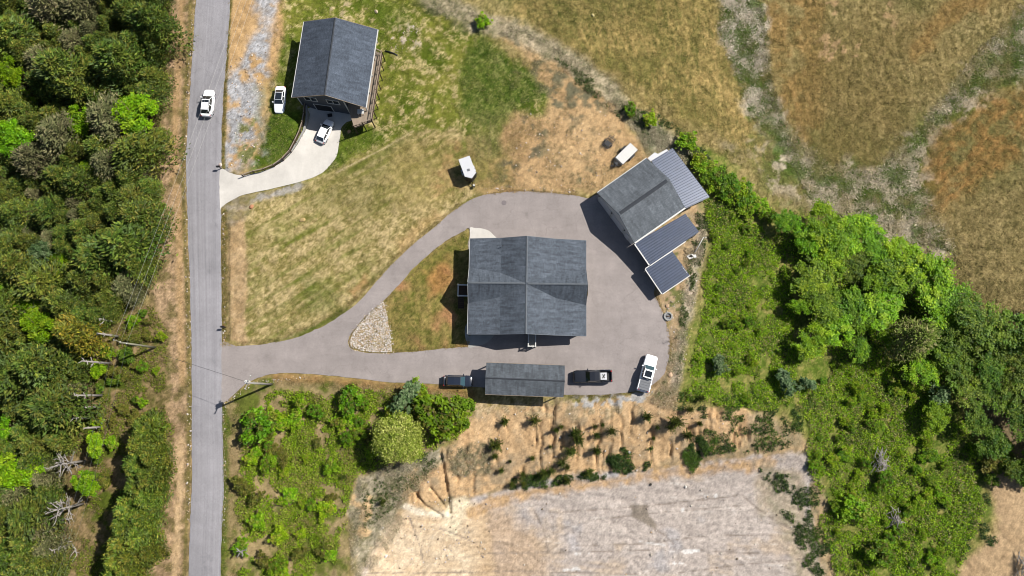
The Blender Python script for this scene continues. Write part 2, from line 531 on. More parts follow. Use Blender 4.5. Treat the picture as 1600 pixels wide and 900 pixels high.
def link(name, me, parent=None, loc=None):
    o = bpy.data.objects.new(name, me); COL.objects.link(o)
    if parent: o.parent = parent
    if loc is not None: o.location = loc
    return o
# ------------------------------------------------------------------ outlines on the ground (photo positions)
ROAD_L = [(322,-620),(318,-300),(309,-60),(306,0),(298,130),(291,250),(293,330),(296,420),(299,520),(300,640),(300,750),(297,830),(293,930),(284,1040),(260,1250),(220,1600)]
ROAD_R = [(372,-620),(366,-300),(360,-60),(358,30),(349,150),(346,230),(345.5,330),(346,430),(346,541),(347,640),(349,750),(347,830),(343,930),(335,1040),(312,1250),(274,1600)]
DRIVE = [(344,541),(372,541),(392,540),(430,535),(465,527),(505,510),(535,491),(562,470),(600,427),(622,404),(650,378),(680,354),(700,336),(718,323),(738,311),(760,304),(790,300.5),(830,299.5),(870,302),(905,307),(920,310),
         (937,303),(1000,290),(1030,400),(1024,445),(1022,460),(1028,472),(1036,490),(1043,512),(1046.5,538),(1044,562),(1037,584),(1022,600),(1000,610),(960,615),(920,617),(880,616.5),(820,612),(760,606),(720,602),(680,600),(640,598),(605,597),(580,594),(530,588),(487,584.5),(455,583),(430,584),(410,588),(392,595),(380,603),(366,616),(346,634),(344,634)]
ISLAND = [(544,532),(546,525),(552,517),(575,490),(600,470),(640,425),(660,406),(680,389),(700,374),(713,367),(724,362),(734,359),(745,400),(900,400),(900,505),(760,512),(734,541),(730,541.5),(680,546),(640,550),(612,551.5),(580,551.5),(562,549),(550,545.5),(545,540)]
NDRIVE = [(344,267),(360,270.5),(376,274),(397.5,271),(420,264),(440,254),(455,240),(470,217),(478,200),(484,180),(486,168),(549,174),(550,187),(541,191),(534,198),(532,208),(530,222),(526,243),(518,255),(506,268),(492,276),(475,282),(455,287.5),(420,296),(400,300),(387,303),(376,306),(367,310.5),(355,317),(346,324),(344,324)]
PAD_NW = [(734,358),(744,356.5),(755,357.5),(764,361),(771,367),(778,375),(784,392),(742,392)]
PAD_SW = [(731,505),(790,505),(775,519),(768,529),(758,537),(745,540.5),(731,541)]
ROCKS = [(546,533),(553,518),(576,491),(599,471),(602,478),(606,500),(611,530),(612.5,550),(580,550),(563,547),(549,543)]
PITF = [(545,960),(565,900),(590,850),(612,818),(636,800),(668,806),(705,800),(735,780),(765,772),(830,757),(900,746),(1000,737),(1090,725),(1180,712),(1265,706),(1280,735),(1262,760),(1270,830),(1285,900),(1300,960)]
SLOPE = [(630,800),(640,770),(665,740),(690,712),(720,680),(738,640),(800,634),(900,628),(1000,622),(1060,640),(1130,640),(1185,648),(1180,690),(1090,715),(1000,735),(900,742),(820,752),(770,766),(700,780),(650,800)]
SCRUB = [(375,650),(400,628),(440,604),(500,598),(570,604),(640,612),(700,620),(735,640),(735,665),(705,690),(650,720),(600,735),(560,740),(545,775),(550,815),(535,860),(520,910),(510,960),(365,960),(362,860),(372,760)]
FOREST = [(-120,-120),(275,-120),(266,30),(256,80),(251,150),(254,215),(249,290),(243,340),(244,395),(236,445),(205,480),(176,505),(150,540),(136,590),(134,640),(116,690),(104,740),(104,800),(92,870),(84,980),(-120,980)]
RAVINE = [(1085,225),(1120,235),(1160,270),(1200,318),(1260,330),(1345,365),(1410,405),(1470,455),(1520,490),(1580,520),(1720,560),(1720,820),(1560,760),(1540,810),(1500,880),(1480,960),(1330,960),(1295,900),(1270,820),(1255,740),(1250,690),(1235,640),(1190,645),(1120,640),(1060,640),(1062,590),(1080,520),(1090,440),(1100,390),(1105,330),(1085,270)]

# ------------------------------------------------------------------ the ground sheet
def axis(lo, hi, st):
    a = list(np.arange(lo, hi + st / 2, st))
    s, x = st, hi
    up = []
    while x < 700: s *= 1.13; x += s; up.append(x)
    s, x = st, lo
    dn = []
    while x > -700: s *= 1.13; x -= s; dn.append(x)
    return np.array(dn[::-1] + a + up)
gx, gy = axis(-91.5, 91.5, .23), axis(-28.5, 70.5, .23)
NX, NY = len(gx), len(gy)
X, Y = [a.ravel() for a in np.meshgrid(gx, gy)]
Z0 = hxy(X, Y)
U, V = proj(X, Y, Z0)

nA, nB, nC, nD = fbm(X, Y, 14, 3, 1), fbm(X, Y, 4.5, 3, 11), fbm(X, Y, 1.5, 3, 21), fbm(X, Y, .55, 2, 31)
nE, nF, nG = fbm(X, Y, 8, 4, 41), fbm(X, Y, 2.6, 4, 51), fbm(X, Y, .9, 3, 61)
W = RNG.random(len(X)) * 2 - 1
def streak(ang, a, b, s, o=3):
    c, t = math.cos(ang), math.sin(ang)
    return fbm((X * c + Y * t) / a, (-X * t + Y * c) / b, 1, o, s)
wob = nC * 5 + nG * 3
wobL = nB * 14 + nC * 7

C = np.zeros((len(X), 3))
def lay(m, col):
    global C
    m = np.clip(m, 0, 1)[:, None]
    C = C * (1 - m) + np.asarray(col) * m
def mixc(a, b, t):
    t = np.clip(t, 0, 1)[:, None]
    return np.asarray(a) * (1 - t) + np.asarray(b) * t
def area(pts, fe=6, wb=None):
    d = sdf(U, V, pts)
    return sm(-fe, fe, d + (wob if wb is None else wb))
def stripe(pts, wd, fe=4, wb=None):
    return 1 - sm(wd - fe, wd + fe, ldist(U, V, pts) + (wob if wb is None else wb))

fine = np.clip(.5 + .45 * nD + .3 * W, 0, 1)
fst = np.clip(.5 + .6 * streak(R(100), 1.6, .28, 71), 0, 1)
fst2 = np.clip(.5 + .6 * streak(R(40), 1.6, .3, 75), 0, 1)

# hay field on the right
field = mixc(mixc(A(108, 102, 52), A(194, 174, 120), fst * .75 + fine * .55 - .12), A(158, 134, 82), .2 + .45 * nE)
field = mixc(field, A(98, 104, 50), sm(.1, .6, nA) * .5)
lay(np.ones(len(X)), field)
gold = mixc(A(110, 110, 54), A(200, 172, 110), fst * .75 + fine * .45 - .05 + .3 * nB)
gold = mixc(gold, A(110, 112, 52), sm(-.1, .5, nE + .3 * nB) * .55)
lay(area([(740,-150),(1122,-150),(1128,0),(1150,70),(1180,130),(1215,200),(1245,270),(1180,262),(1120,215),(1030,165),(940,110),(880,60),(800,20)], 12, wobL), gold)
lay(area([(740,-80),(900,-80),(1000,0),(960,50),(880,50),(800,10)], 20, wobL) * .7, mixc(A(88, 98, 38), A(160, 142, 88), fst * .5 + fine * .6 + .3 * nC))
lay(area([(1195,-120),(1290,-120),(1280,60),(1285,200),(1262,235),(1235,215),(1212,120),(1200,40)], 12, wobL) * .75 * sm(-.5, .2, nB + .4 * nG), mixc(A(118, 100, 54), A(190, 150, 92), fst * .8 + .1 + .2 * nD))
lay(area([(1410,110),(1480,45),(1570,0),(1620,-40),(1540,-40),(1440,30),(1425,70)], 10, wobL) * .6, mixc(A(132, 106, 54), A(190, 146, 88), fst2))
orange = mixc(A(120, 102, 54), A(204, 154, 92), fst2 * .8 + .3 * nC + .25 * nG)
lay(area([(1450,210),(1500,165),(1560,140),(1640,130),(1640,200),(1570,250),(1520,300),(1470,345),(1430,300),(1440,250)], 22, wobL * 1.6) * .8 * sm(-.6, .35, nB + .6 * nG), orange)
lay(area([(1440,255),(1500,245),(1530,300),(1490,350),(1430,330)], 14, wobL) * .6 * sm(-.4, .3, nF), orange)
lay(area([(1470,330),(1700,240),(1700,520),(1580,500),(1500,450),(1440,400)], 25, wobL) * .75, mixc(A(118, 108, 62), A(190, 168, 116), fst * .5 + fine * .6))
lay(area([(1280,40),(1420,40),(1420,230),(1360,300),(1290,280),(1270,180)], 25, wobL) * .6, mixc(A(108, 98, 50), A(160, 138, 88), fst * .5 + fine * .5))
bare = (nF + .5 * nG > .55)
lay(area([(1270,0),(1400,-10),(1390,60),(1330,160),(1300,150)], 12, wobL) * bare, A(200, 168, 122))
# grassy swales with bleached straw
mat1 = fbm(X + 1.3 * nC, Y + 1.3 * nB, 2.1, 4, 81)
straw = mixc(A(84, 112, 40), A(228, 215, 194), sm(-.12, .2, mat1 + .12 + .35 * nB + .2 * nG))
straw = mixc(straw, A(120, 112, 78), sm(.15, .6, nG) * .6)
mat2 = fbm(X - 1.3 * nC, Y + 1.2 * nB, 1.7, 4, 87)
straw2 = mixc(A(90, 118, 44), A(216, 202, 176), sm(-.05, .32, mat2 + .25 * nB + .25 * nG))
straw2 = mixc(straw2, A(156, 140, 94), sm(0, .5, nF) * .6)
lay(area([(1118,-120),(1185,-120),(1192,40),(1203,130),(1222,180),(1240,235),(1205,240),(1180,190),(1150,120),(1125,50)], 9, wobL * .9) * .95, straw)
lay(area([(1195,175),(1240,215),(1300,260),(1370,268),(1440,200),(1480,150),(1520,90),(1600,10),(1700,-40),(1700,100),(1590,130),(1520,150),(1450,210),(1430,270),(1460,340),(1490,390),(1450,430),(1380,372),(1280,335),(1220,300),(1170,250)], 22, wobL * 1.5) * .9, straw2)
lay(area([(1100,200),(1180,240),(1250,285),(1290,330),(1220,330),(1150,260)], 12, wobL) * .6, mixc(straw2, A(166, 146, 96), .5 + 0 * X))
lay(stripe([(1188,20),(1202,120),(1220,190),(1240,240)], 3, 3) * .7, A(66, 74, 30))

# lawn round the north house
lawnN = mixc(mixc(A(98, 114, 32), A(160, 156, 72), .5 + .6 * nB + .35 * nG), A(206, 188, 134), sm(0, .7, nG * .8 + .4 * W + .35 * nF))
lay(area([(405,-150),(660,-150),(700,20),(760,60),(860,130),(850,180),(800,210),(640,215),(580,240),(520,265),(470,290),(400,290),(380,240),(420,130)], 8), lawnN)
lay(area([(600,0),(700,40),(760,70),(800,60),(700,0),(640,-30)], 14, wobL) * .6, mixc(A(92, 110, 26), A(150, 144, 54), fine))
vivid = mixc(A(58, 88, 16), A(104, 124, 38), .45 + .4 * nC + .3 * W)
lay(area([(418,150),(440,175),(474,170),(470,205),(455,238),(430,258),(395,265),(395,240),(412,200)], 7) * .95, vivid)
lay(area([(440,60),(470,50),(470,150),(430,140)], 10, wobL) * .6, vivid)
lay(area([(528,190),(560,195),(600,215),(540,250),(500,275),(520,240)], 7) * .8, vivid)
lay(area([(560,0),(640,0),(650,45),(600,55)], 10, wobL) * .5, vivid)
deep = mixc(A(52, 84, 18), A(124, 134, 62), .4 + .45 * nG + .35 * W)
lay(area([(725,110),(750,50),(800,90),(850,130),(860,160),(800,180),(770,200),(720,180)], 10, wobL * .8) * .85, deep)
lay(area([(725,180),(790,170),(800,215),(790,260),(745,290),(740,240)], 12, wobL * .8) * .6, mixc(deep, A(160, 144, 96), .5 + .5 * streak(R(95), 1.8, .4, 91)))
rub = sm(.25, .5, nG + .3 * nF)
lay(area([(605,55),(650,40),(660,70),(620,85)], 8) * rub, A(222, 206, 180))
lay(area([(500,0),(560,0),(540,30),(500,22)], 10) * rub * .8, A(206, 186, 148))
# big lawn between road and driveway
mow = streak(R(33), 9, .75, 101)
lawnS = mixc(mixc(A(150, 138, 78), A(208, 186, 136), .5 + .5 * nC + .35 * W + .3 * nD), A(118, 124, 50), .12 + .4 * nE + .85 * mow + .2 * nG)
lay(area([(350,330),(400,306),(470,288),(530,268),(645,205),(720,200),(735,240),(745,290),(738,311),(700,336),(650,378),(600,427),(535,491),(465,527),(392,540),(346,541)], 5), lawnS)
lay(area([(560,250),(640,215),(690,260),(640,300),(560,340),(500,330),(470,310)], 20, wobL) * .45, mixc(A(96, 108, 40), A(150, 138, 82), .5 + .6 * mow))
lay(area([(630,220),(700,215),(720,260),(700,310),(640,320),(600,280)], 18, wobL) * .5, mixc(A(196, 172, 112), A(150, 134, 74), .5 + .6 * nG))
lay(area([(465,430),(520,440),(540,480),(490,510),(470,480)], 14, wobL) * .5, A(90, 108, 34))
lay(stripe([(527,269),(560,252),(600,232),(645,205)], 1.3, 1.2, nG * 1.0), A(206, 188, 140))
lay(stripe([(540,273),(575,252),(640,214)], 3, 3) * .5, A(92, 104, 34))
clay = mixc(A(206, 150, 104), A(190, 164, 112), .5 + .6 * nG)
lay(area([(685,240),(715,220),(730,250),(712,300),(690,300)], 12, wobL) * .55 * sm(-.4, .3, nC), clay)
lay(stripe([(552,455),(570,440)], 7, 6) * .6, A(206, 156, 110))
lay(area([(620,375),(660,345),(680,330),(690,338),(650,372),(625,400)], 8) * .5, A(202, 164, 112))
lay(stripe([(420,536),(470,522),(510,504),(540,484)], 4, 3) * .7, A(82, 98, 32))
lay(area([(356,350),(380,320),(388,400),(384,480),(386,535),(360,535)], 4, nC * 4) * .92, mixc(A(190, 158, 116), A(214, 184, 142), .5 + .5 * nG))
lay(area([(350,306),(380,306),(420,300),(470,287),(480,292),(440,305),(400,312),(380,345),(352,360)], 5) * .75, mixc(A(178, 166, 150), A(148, 136, 92), .5 + .8 * nG))
lay(stripe([(392,312),(440,302),(472,289)], 3.5, 3) * .7, A(186, 182, 178))
# verge by the road, gravel lot
lay(area([(346,30),(356,-150),(430,-150),(445,40),(430,120),(420,180),(405,240),(378,272),(350,266)], 6), mixc(A(222, 184, 132), A(190, 154, 106), .5 + .6 * nC + .2 * W))
grav = mixc(A(158, 156, 154), A(202, 201, 202), .5 + .5 * nG + .3 * W)
lay(area([(350,120),(380,100),(400,20),(395,-60),(420,-60),(425,60),(410,150),(405,190),(400,250),(372,272),(350,264)], 12, wobL) * sm(-.45, .2, nF + .25 * nG + .18), grav)
lay(area([(372,190),(400,190),(402,250),(374,268)], 6) * sm(.0, .5, nG + .2), mixc(A(110, 116, 60), A(150, 148, 100), .5 + .5 * W))
lay(area([(400,130),(430,120),(415,190),(402,240)], 8) * .5, mixc(A(168, 150, 96), A(108, 116, 44), .5 + .6 * nG))
vg = mixc(A(98, 100, 44), A(160, 138, 86), .5 + .5 * nD + .3 * W)
lay(stripe([(364,-150),(360,0),(353,110),(349,230),(349,262)], 3.2, 1.5, nC * 1), vg)
lay(stripe([(350,330),(350,430),(350,536)], 5, 2, nC * 1.5), vg)
lay(stripe([(358,350),(359,530)], 1.5, 1.5, nC), A(120, 104, 72))
# lawn and red soil on the island
isl = mixc(mixc(A(106, 112, 44), A(176, 154, 94), .5 + .5 * nG + .2 * W), A(200, 148, 106), sm(.1, .8, nB * .7 + nF * .5))
lay(area([(600,470),(640,425),(680,389),(734,360),(740,400),(740,540),(680,546),(612,551)], 2, 0), isl)
lay(area([(610,500),(650,490),(660,545),(612,551)], 8) * .6, mixc(A(104, 108, 46), A(160, 142, 84), .5 + .5 * W))
lay(area([(640,420),(690,385),(700,400),(650,450)], 8) * .5, mixc(A(96, 110, 36), A(168, 146, 80), .5 + .5 * nD))
lay(area([(668,425),(700,405),(704,445),(672,465)], 10) * .5, A(204, 136, 88))
# bare yard north of the driveway
bareY = mixc(mixc(A(212, 178, 130), A(186, 152, 108), .5 + .5 * nB + .25 * nG), A(126, 118, 88), sm(.15, .65, nF * .8 + .45 * nG))
lay(area([(790,215),(800,170),(850,180),(860,140),(800,70),(770,55),(780,30),(850,70),(900,110),(945,150),(975,190),(1000,230),(1020,260),(935,302),(870,300),(790,297),(745,295),(770,265)], 9, wobL * .7), bareY)
lay(area([(855,250),(880,170),(960,180),(970,220),(930,270),(880,290)], 14, wobL) * .55, mixc(A(216, 184, 138), A(200, 164, 118), .5 + .5 * nG))
lay(area([(745,262),(800,225),(800,290),(745,296)], 10) * .6, mixc(A(176, 152, 96), A(140, 130, 66), .5 + .6 * nG))
dk = sm(.05, .4, nF + .4 * nG)
lay(area([(800,210),(830,170),(838,210),(830,270),(800,295),(790,250)], 10, wobL) * dk * .8, A(112, 106, 84))
lay(area([(840,110),(900,130),(935,160),(920,190),(880,190),(850,150)], 10, wobL) * dk * .7, A(116, 112, 88))
brush = mixc(A(130, 126, 96), A(196, 180, 150), .5 + .6 * nG + .25 * W)
lay(stripe([(640,-20),(700,10),(745,35),(800,45),(860,75),(910,110),(960,150),(985,180),(1020,200),(1060,240)], 15, 8, wobL * .5) * .9, brush)
lay(stripe([(650,8),(700,28),(735,48)], 3, 3) * .7, A(70, 76, 36))
lay(area([(985,175),(1020,190),(1070,225),(1110,250),(1090,260),(1050,235),(1010,240)], 10) * .8, mixc(A(120, 126, 96), A(176, 164, 140), .5 + .6 * nG))
# stony edge east of the driveway
edge = mixc(mixc(A(206, 172, 128), A(168, 150, 120), .5 + .5 * nC), A(118, 120, 70), sm(0, .5, nG + .3 * nF))
lay(area([(1020,255),(1110,300),(1100,360),(1105,400),(1090,450),(1075,520),(1060,600),(1060,650),(1000,640),(1000,605),(1050,560),(1040,500),(1022,460)], 8), edge)
lay(stripe([(1100,345),(1090,400),(1078,460),(1068,540),(1056,600)], 8, 6, nC * 4) * .7, mixc(A(170, 160, 146), A(208, 192, 170), .5 + .6 * W))
# ground under the ravine thicket
rav = mixc(A(98, 118, 40), A(152, 144, 82), .4 + .6 * nG + .4 * nF + .3 * W)
lay(area(RAVINE, 14, wobL * 1.2), rav)
lay(area([(1545,720),(1720,790),(1720,960),(1490,960),(1500,890),(1560,830)], 8), mixc(A(206, 176, 136), A(178, 150, 114), .5 + .5 * nC + .3 * nG))
lay(area([(1500,600),(1720,590),(1720,780),(1560,740),(1540,690)], 12) * .9, mixc(A(120, 104, 80), A(150, 128, 98), .5 + .5 * nC))  # tree shade over the dirt patch, painted into the ground colour
# excavated slope and pit floor
rill_w = sm(-6, 6, sdf(U, V, SLOPE) + wob * 1.4)
_wx, _wy = X + .5 * nB + .25 * nC, Y + 2.5 * nA
rill = fbm(_wx / .8, _wy / 6.0, 1, 3, 121)
slope = mixc(mixc(A(228, 192, 146), A(208, 170, 124), .5 + .5 * rill + .3 * nG), A(186, 162, 128), sm(.1, .7, nF + .2 * nG))
lay(area([(560,960),(550,900),(590,830),(625,770),(660,735),(700,700),(742,640),(1190,640),(1280,700),(1320,960)], 6, wobL * .5), mixc(A(150, 138, 108), A(204, 172, 128), .5 + .5 * nG))
lay(rill_w, slope)
lay(area([(735,632),(1000,618),(1060,640),(1000,650),(740,650)], 7) * sm(-.3, .3, nG), mixc(A(172, 152, 112), A(206, 182, 146), .5 + .5 * W))
lay(area([(890,617),(1020,612),(1000,632),(900,636)], 4) * sm(-.1, .3, nG), A(190, 186, 180))
grey_w = area([(545,960),(555,900),(535,800),(560,745),(640,715),(690,700),(690,720),(650,745),(630,780),(620,820),(590,860)], 8, wobL * .7)
lay(grey_w * .9, mixc(mixc(A(136, 130, 98), A(190, 178, 154), .5 + .6 * nG + .25 * W), A(222, 188, 142), sm(.3, .6, nF + .3 * nG)))
lay(area([(700,700),(770,690),(780,740),(720,745),(700,730)], 7) * sm(-.2, .3, nG + .2), mixc(A(110, 106, 78), A(170, 150, 116), .5 + .6 * nD))
pit_w = sm(-4, 4, sdf(U, V, PITF) + wob * .7)
band = streak(R(-7), 14, .55, 131, 3)
blot = fbm(X, Y, 6, 4, 141)
pit = mixc(A(184, 171, 161), A(212, 199, 187), .5 + .3 * band + .3 * nG)
pit = mixc(pit, A(206, 180, 146), sm(.35, .8, blot + .2 * band) * .45)
pit = mixc(pit, A(176, 176, 180), sm(.4, .8, nE - blot * .4 + .3 * nF) * .45)
pit = mixc(pit, A(232, 226, 216), sm(.7, .9, streak(R(-4), 4, .3, 151, 2)) * .3)
lay(pit_w, pit)
lay(area([(545,960),(565,900),(590,850),(612,812),(640,786),(668,796),(700,800),(735,785),(760,800),(770,850),(760,960)], 8, wobL * .6) * .9, mixc(A(226, 196, 156), A(246, 224, 190), .5 + .4 * nC + .25 * band))
lay(area([(745,800),(800,790),(850,840),(860,900),(800,930),(750,900)], 18, wobL) * .6, mixc(A(214, 176, 128), A(196, 166, 130), .5 + .6 * blot))
lay(area([(694,800),(704,780),(728,774),(734,790),(722,810),(712,840),(700,840)], 4, nC * 3), A(240, 222, 188))
lay(stripe([(632,790),(650,800),(675,803),(700,806)], 3, 3, nC * 3) * .8, A(248, 236, 212))
lay(stripe([(740,800),(800,775),(900,757),(1000,745),(1100,733),(1200,724)], 9, 6) * .8, mixc(A(218, 176, 120), A(190, 160, 128), .5 + .7 * nG))
lay(stripe([(820,757),(900,748),(980,740)], 8, 5) * .7 * sm(-.2, .3, nC), A(184, 182, 182))
lay(area([(985,790),(1012,788),(1014,805),(1028,820),(1025,832),(1005,815),(988,808)], 3, nC * 2) * .8, A(134, 122, 106))
lay(area([(1180,725),(1262,735),(1270,830),(1290,930),(1240,930),(1235,850),(1195,800)], 12, wobL) * .8, mixc(A(196, 176, 150), A(160, 150, 120), .5 + .7 * nG))
# tracks of the dozer: curved bands of cleat marks
track = np.zeros(len(X))
for (cu, cv, r0, r1) in ((930,960,95,150),(1120,700,60,110),(840,1000,180,230),(1040,1010,130,190),(1200,1050,150,260),(760,980,60,140)):
    q = P(cu, cv, -6); rr = np.hypot(X - q.x, Y - q.y) * 9.7
    m_ = sm(r0 - 8, r0 + 8, rr) * (1 - sm(r1 - 8, r1 + 8, rr)) * pit_w * sm(-.3, .3, blot + .4 * nE + .05)
    track += m_ * np.sin(rr / 9.7 * 2 * math.pi / .95)
cleat = np.sin(X * 2 * math.pi / .62 + .8 * nC) * sm(.05, .5, nE + .4 * band) * pit_w
C *= (1 + .1 * np.clip(track, -1, 1) + .03 * cleat)[:, None]
scr = np.zeros(len(X))
for pl in ([(900,853),(1000,850),(1100,838),(1210,835)], [(930,812),(1040,800),(1170,789)], [(760,864),(900,863),(1050,858),(1200,866)], [(1060,895),(1180,880),(1280,872)], [(640,810),(655,850),(662,880)], [(686,826),(720,838),(745,850)], [(1160,775),(1190,800),(1240,830)], [(836,800),(850,830),(856,860)], [(862,806),(872,826)], [(1020,825),(1040,838),(1052,850)], [(880,800),(1000,792),(1150,775)], [(560,896),(800,893),(1000,897)]):
    scr += stripe(pl, .9, 1.0, nG * 1.2)
lay(np.clip(scr, 0, 1) * pit_w * .75, A(150, 136, 124))
lay(np.clip(stripe([(1000,846),(1040,852)], 1, 1, nG) + stripe([(1045,800),(1065,797)], 1.4, 1) + stripe([(900,866),(925,864)], 1.2, 1) + stripe([(1055,880),(1070,880)], 1.2, 1) + stripe([(1105,775),(1118,776)], 1.4, 1) + stripe([(1060,862),(1090,861)], 1, 1) + stripe([(880,891),(905,889)], 1.2, 1), 0, 1) * .8, A(244, 240, 234))
# west verge and cleared strip
vw = mixc(mixc(A(164, 138, 106), A(208, 176, 138), .5 + .6 * nG + .3 * W), A(132, 118, 76), sm(-.05, .6, nC + .3 * nF))
lay(area([(275,-150),(309,-150),(300,130),(291,250),(293,330),(297,420),(300,520),(301,750),(297,830),(290,960),(225,960),(260,700),(258,520),(235,500),(235,440),(246,390),(244,330),(252,200),(258,90)], 6), vw)
lay(area([(80,980),(90,870),(100,760),(120,680),(140,600),(160,540),(200,490),(240,470),(264,520),(262,650),(240,720),(220,780),(190,880),(170,980)], 8), mixc(mixc(A(112, 104, 56), A(168, 142, 104), .5 + .6 * nG + .2 * W), A(92, 104, 34), sm(.1, .6, nF)))
lay(stripe([(286,-100),(283,60),(275,160),(272,280),(281,330),(280,420),(283,540),(286,600)], 5, 4, nC * 3) * .7, mixc(A(216, 178, 126), A(188, 156, 112), .5 + .6 * nD))
lay(stripe([(283,690),(281,760),(276,860),(270,940)], 6.5, 3.5, nC * 3) * .9, A(224, 192, 148))
lay(stripe([(301,-100),(296,60),(287,180),(286,280),(290,400),(295,520),(296,660),(294,760),(291,830),(288,900)], 3.2, 2, nC * 2) * .8, mixc(A(98, 98, 44), A(146, 130, 76), .5 + .6 * nD))
lay(area(FOREST, 6), mixc(A(92, 80, 52), A(130, 112, 74), .5 + .5 * nG))
# verge and scrub ground, lower left
lay(area([(348,640),(370,612),(395,598),(440,586),(540,592),(640,601),(740,607),(740,650),(700,690),(640,720),(560,745),(540,800),(555,830),(530,960),(345,960)], 4, nC * 3), mixc(mixc(A(150, 134, 92), A(184, 160, 118), .5 + .6 * nG), A(104, 112, 46), sm(-.2, .5, nF + .3 * nG)))
lay(stripe([(350,640),(351,740),(351,800),(349,860),(346,940)], 6, 4, nC * 3) * .9, mixc(A(70, 96, 26), A(112, 122, 46), .5 + .5 * W))
lay(stripe([(430,589),(520,593),(620,603),(700,608),(735,614)], 6, 4, nC * 3) * .7, mixc(A(186, 142, 92), A(160, 134, 84), .5 + .5 * nG))
# no wide-scale change beyond the picture; keep turf a little uneven everywhere
C *= (1 + .18 * nD + .16 * W)[:, None]
far_ = np.maximum.reduce([X - 91.5, -91.5 - X, Y - 70.5, -28.5 - Y])   # beyond the surveyed plot: plain rough pasture
fw = sm(2, 14, far_)
C = C * (1 - fw[:, None]) + mixc(A(112, 112, 58), A(158, 142, 90), .5 + .5 * fbm(X, Y, 60, 3, 161)) * fw[:, None]
C = np.clip(C, .004, .8)

# relief: turf lumps, rills of the cut slope, track ridges; flat under paving and buildings
pave = np.maximum.reduce([sdf(U, V, DRIVE) - 0 * U, sdf(U, V, NDRIVE), sdf(U, V, ROAD_L + ROAD_R[::-1])])
isl_d = sdf(U, V, ISLAND)
pave = np.where(isl_d > 0, np.minimum(pave, -isl_d), pave)
flat = (1 - sm(-9, -1, pave)) * (1 - fw)
rough = .05 * nD + .05 * nG + .05 * nC
Z = Z0 + flat * rough * (1 - .75 * pit_w) * (1 + 1.2 * grey_w)
Z += rill_w * (-.5 * sm(.25, .85, rill + .25 * nB) + .14 * nF + .05 * nG) + pit_w * (.018 * np.clip(track, -1, 1) + .012 * cleat - .06 * np.clip(scr, 0, 1) + .06 * band + .05 * nG)
gul = stripe([(688,700),(693,740),(700,780),(703,800)], 2.2, 2, nC * 2) + stripe([(672,762),(690,785),(700,800)], 1.5, 1.5, nC) + stripe([(640,760),(664,790),(690,806)], 1.2, 1.2, nC)
Z -= .6 * np.clip(gul, 0, 1)
Z -= .09 * sm(-1.5, .5, pave)
me = bpy.data.meshes.new('ground')
me.vertices.add(NX * NY)
me.vertices.foreach_set('co', np.stack([X, Y, Z], 1).astype(np.float32).ravel())
ii = np.arange(NX * NY, dtype=np.int32).reshape(NY, NX)
q = np.stack([ii[:-1, :-1], ii[:-1, 1:], ii[1:, 1:], ii[1:, :-1]], -1).reshape(-1)
nq = len(q) // 4
me.loops.add(nq * 4); me.loops.foreach_set('vertex_index', q)
me.polygons.add(nq); me.polygons.foreach_set('loop_start', np.arange(0, nq * 4, 4, dtype=np.int32))
me.polygons.foreach_set('use_smooth', np.ones(nq, bool))
me.update(calc_edges=True)
at = me.color_attributes.new('Col', 'FLOAT_COLOR', 'POINT')
cc = np.ones((len(X), 4), np.float32); cc[:, :3] = C
at.data.foreach_set('color', cc.ravel())
me.materials.append(M['ground'])
ground = link('ground', me)
tag(ground, 'mown lawns, dry hay field, bare clay slope and graded pit', kind='structure')

def gidx(x, y):
    """nearest ground vertex"""
    i = np.clip(np.searchsorted(gx, x), 0, NX - 1); j = np.clip(np.searchsorted(gy, y), 0, NY - 1)
    return j * NX + i
def gz(x, y):
    return Z[gidx(np.asarray(x), np.asarray(y))]

# ------------------------------------------------------------------ paved sheets
def smooth_line(pts, n=4, closed=True):
    pts = [Vector(p).to_2d() for p in pts]
    out = []
    N = len(pts)
    for i in range(N if closed else N - 1):
        p0, p1, p2, p3 = (pts[(i + k - 1) % N] if closed else pts[min(max(i + k - 1, 0), N - 1)] for k in range(4))
        for k in range(n):
            t = k / n
            out.append(.5 * ((2 * p1) + (p2 - p0) * t + (2 * p0 - 5 * p1 + 4 * p2 - p3) * t * t + (3 * p1 - p0 - 3 * p2 + p3) * t ** 3))
    if not closed: out.append(pts[-1])
    return out

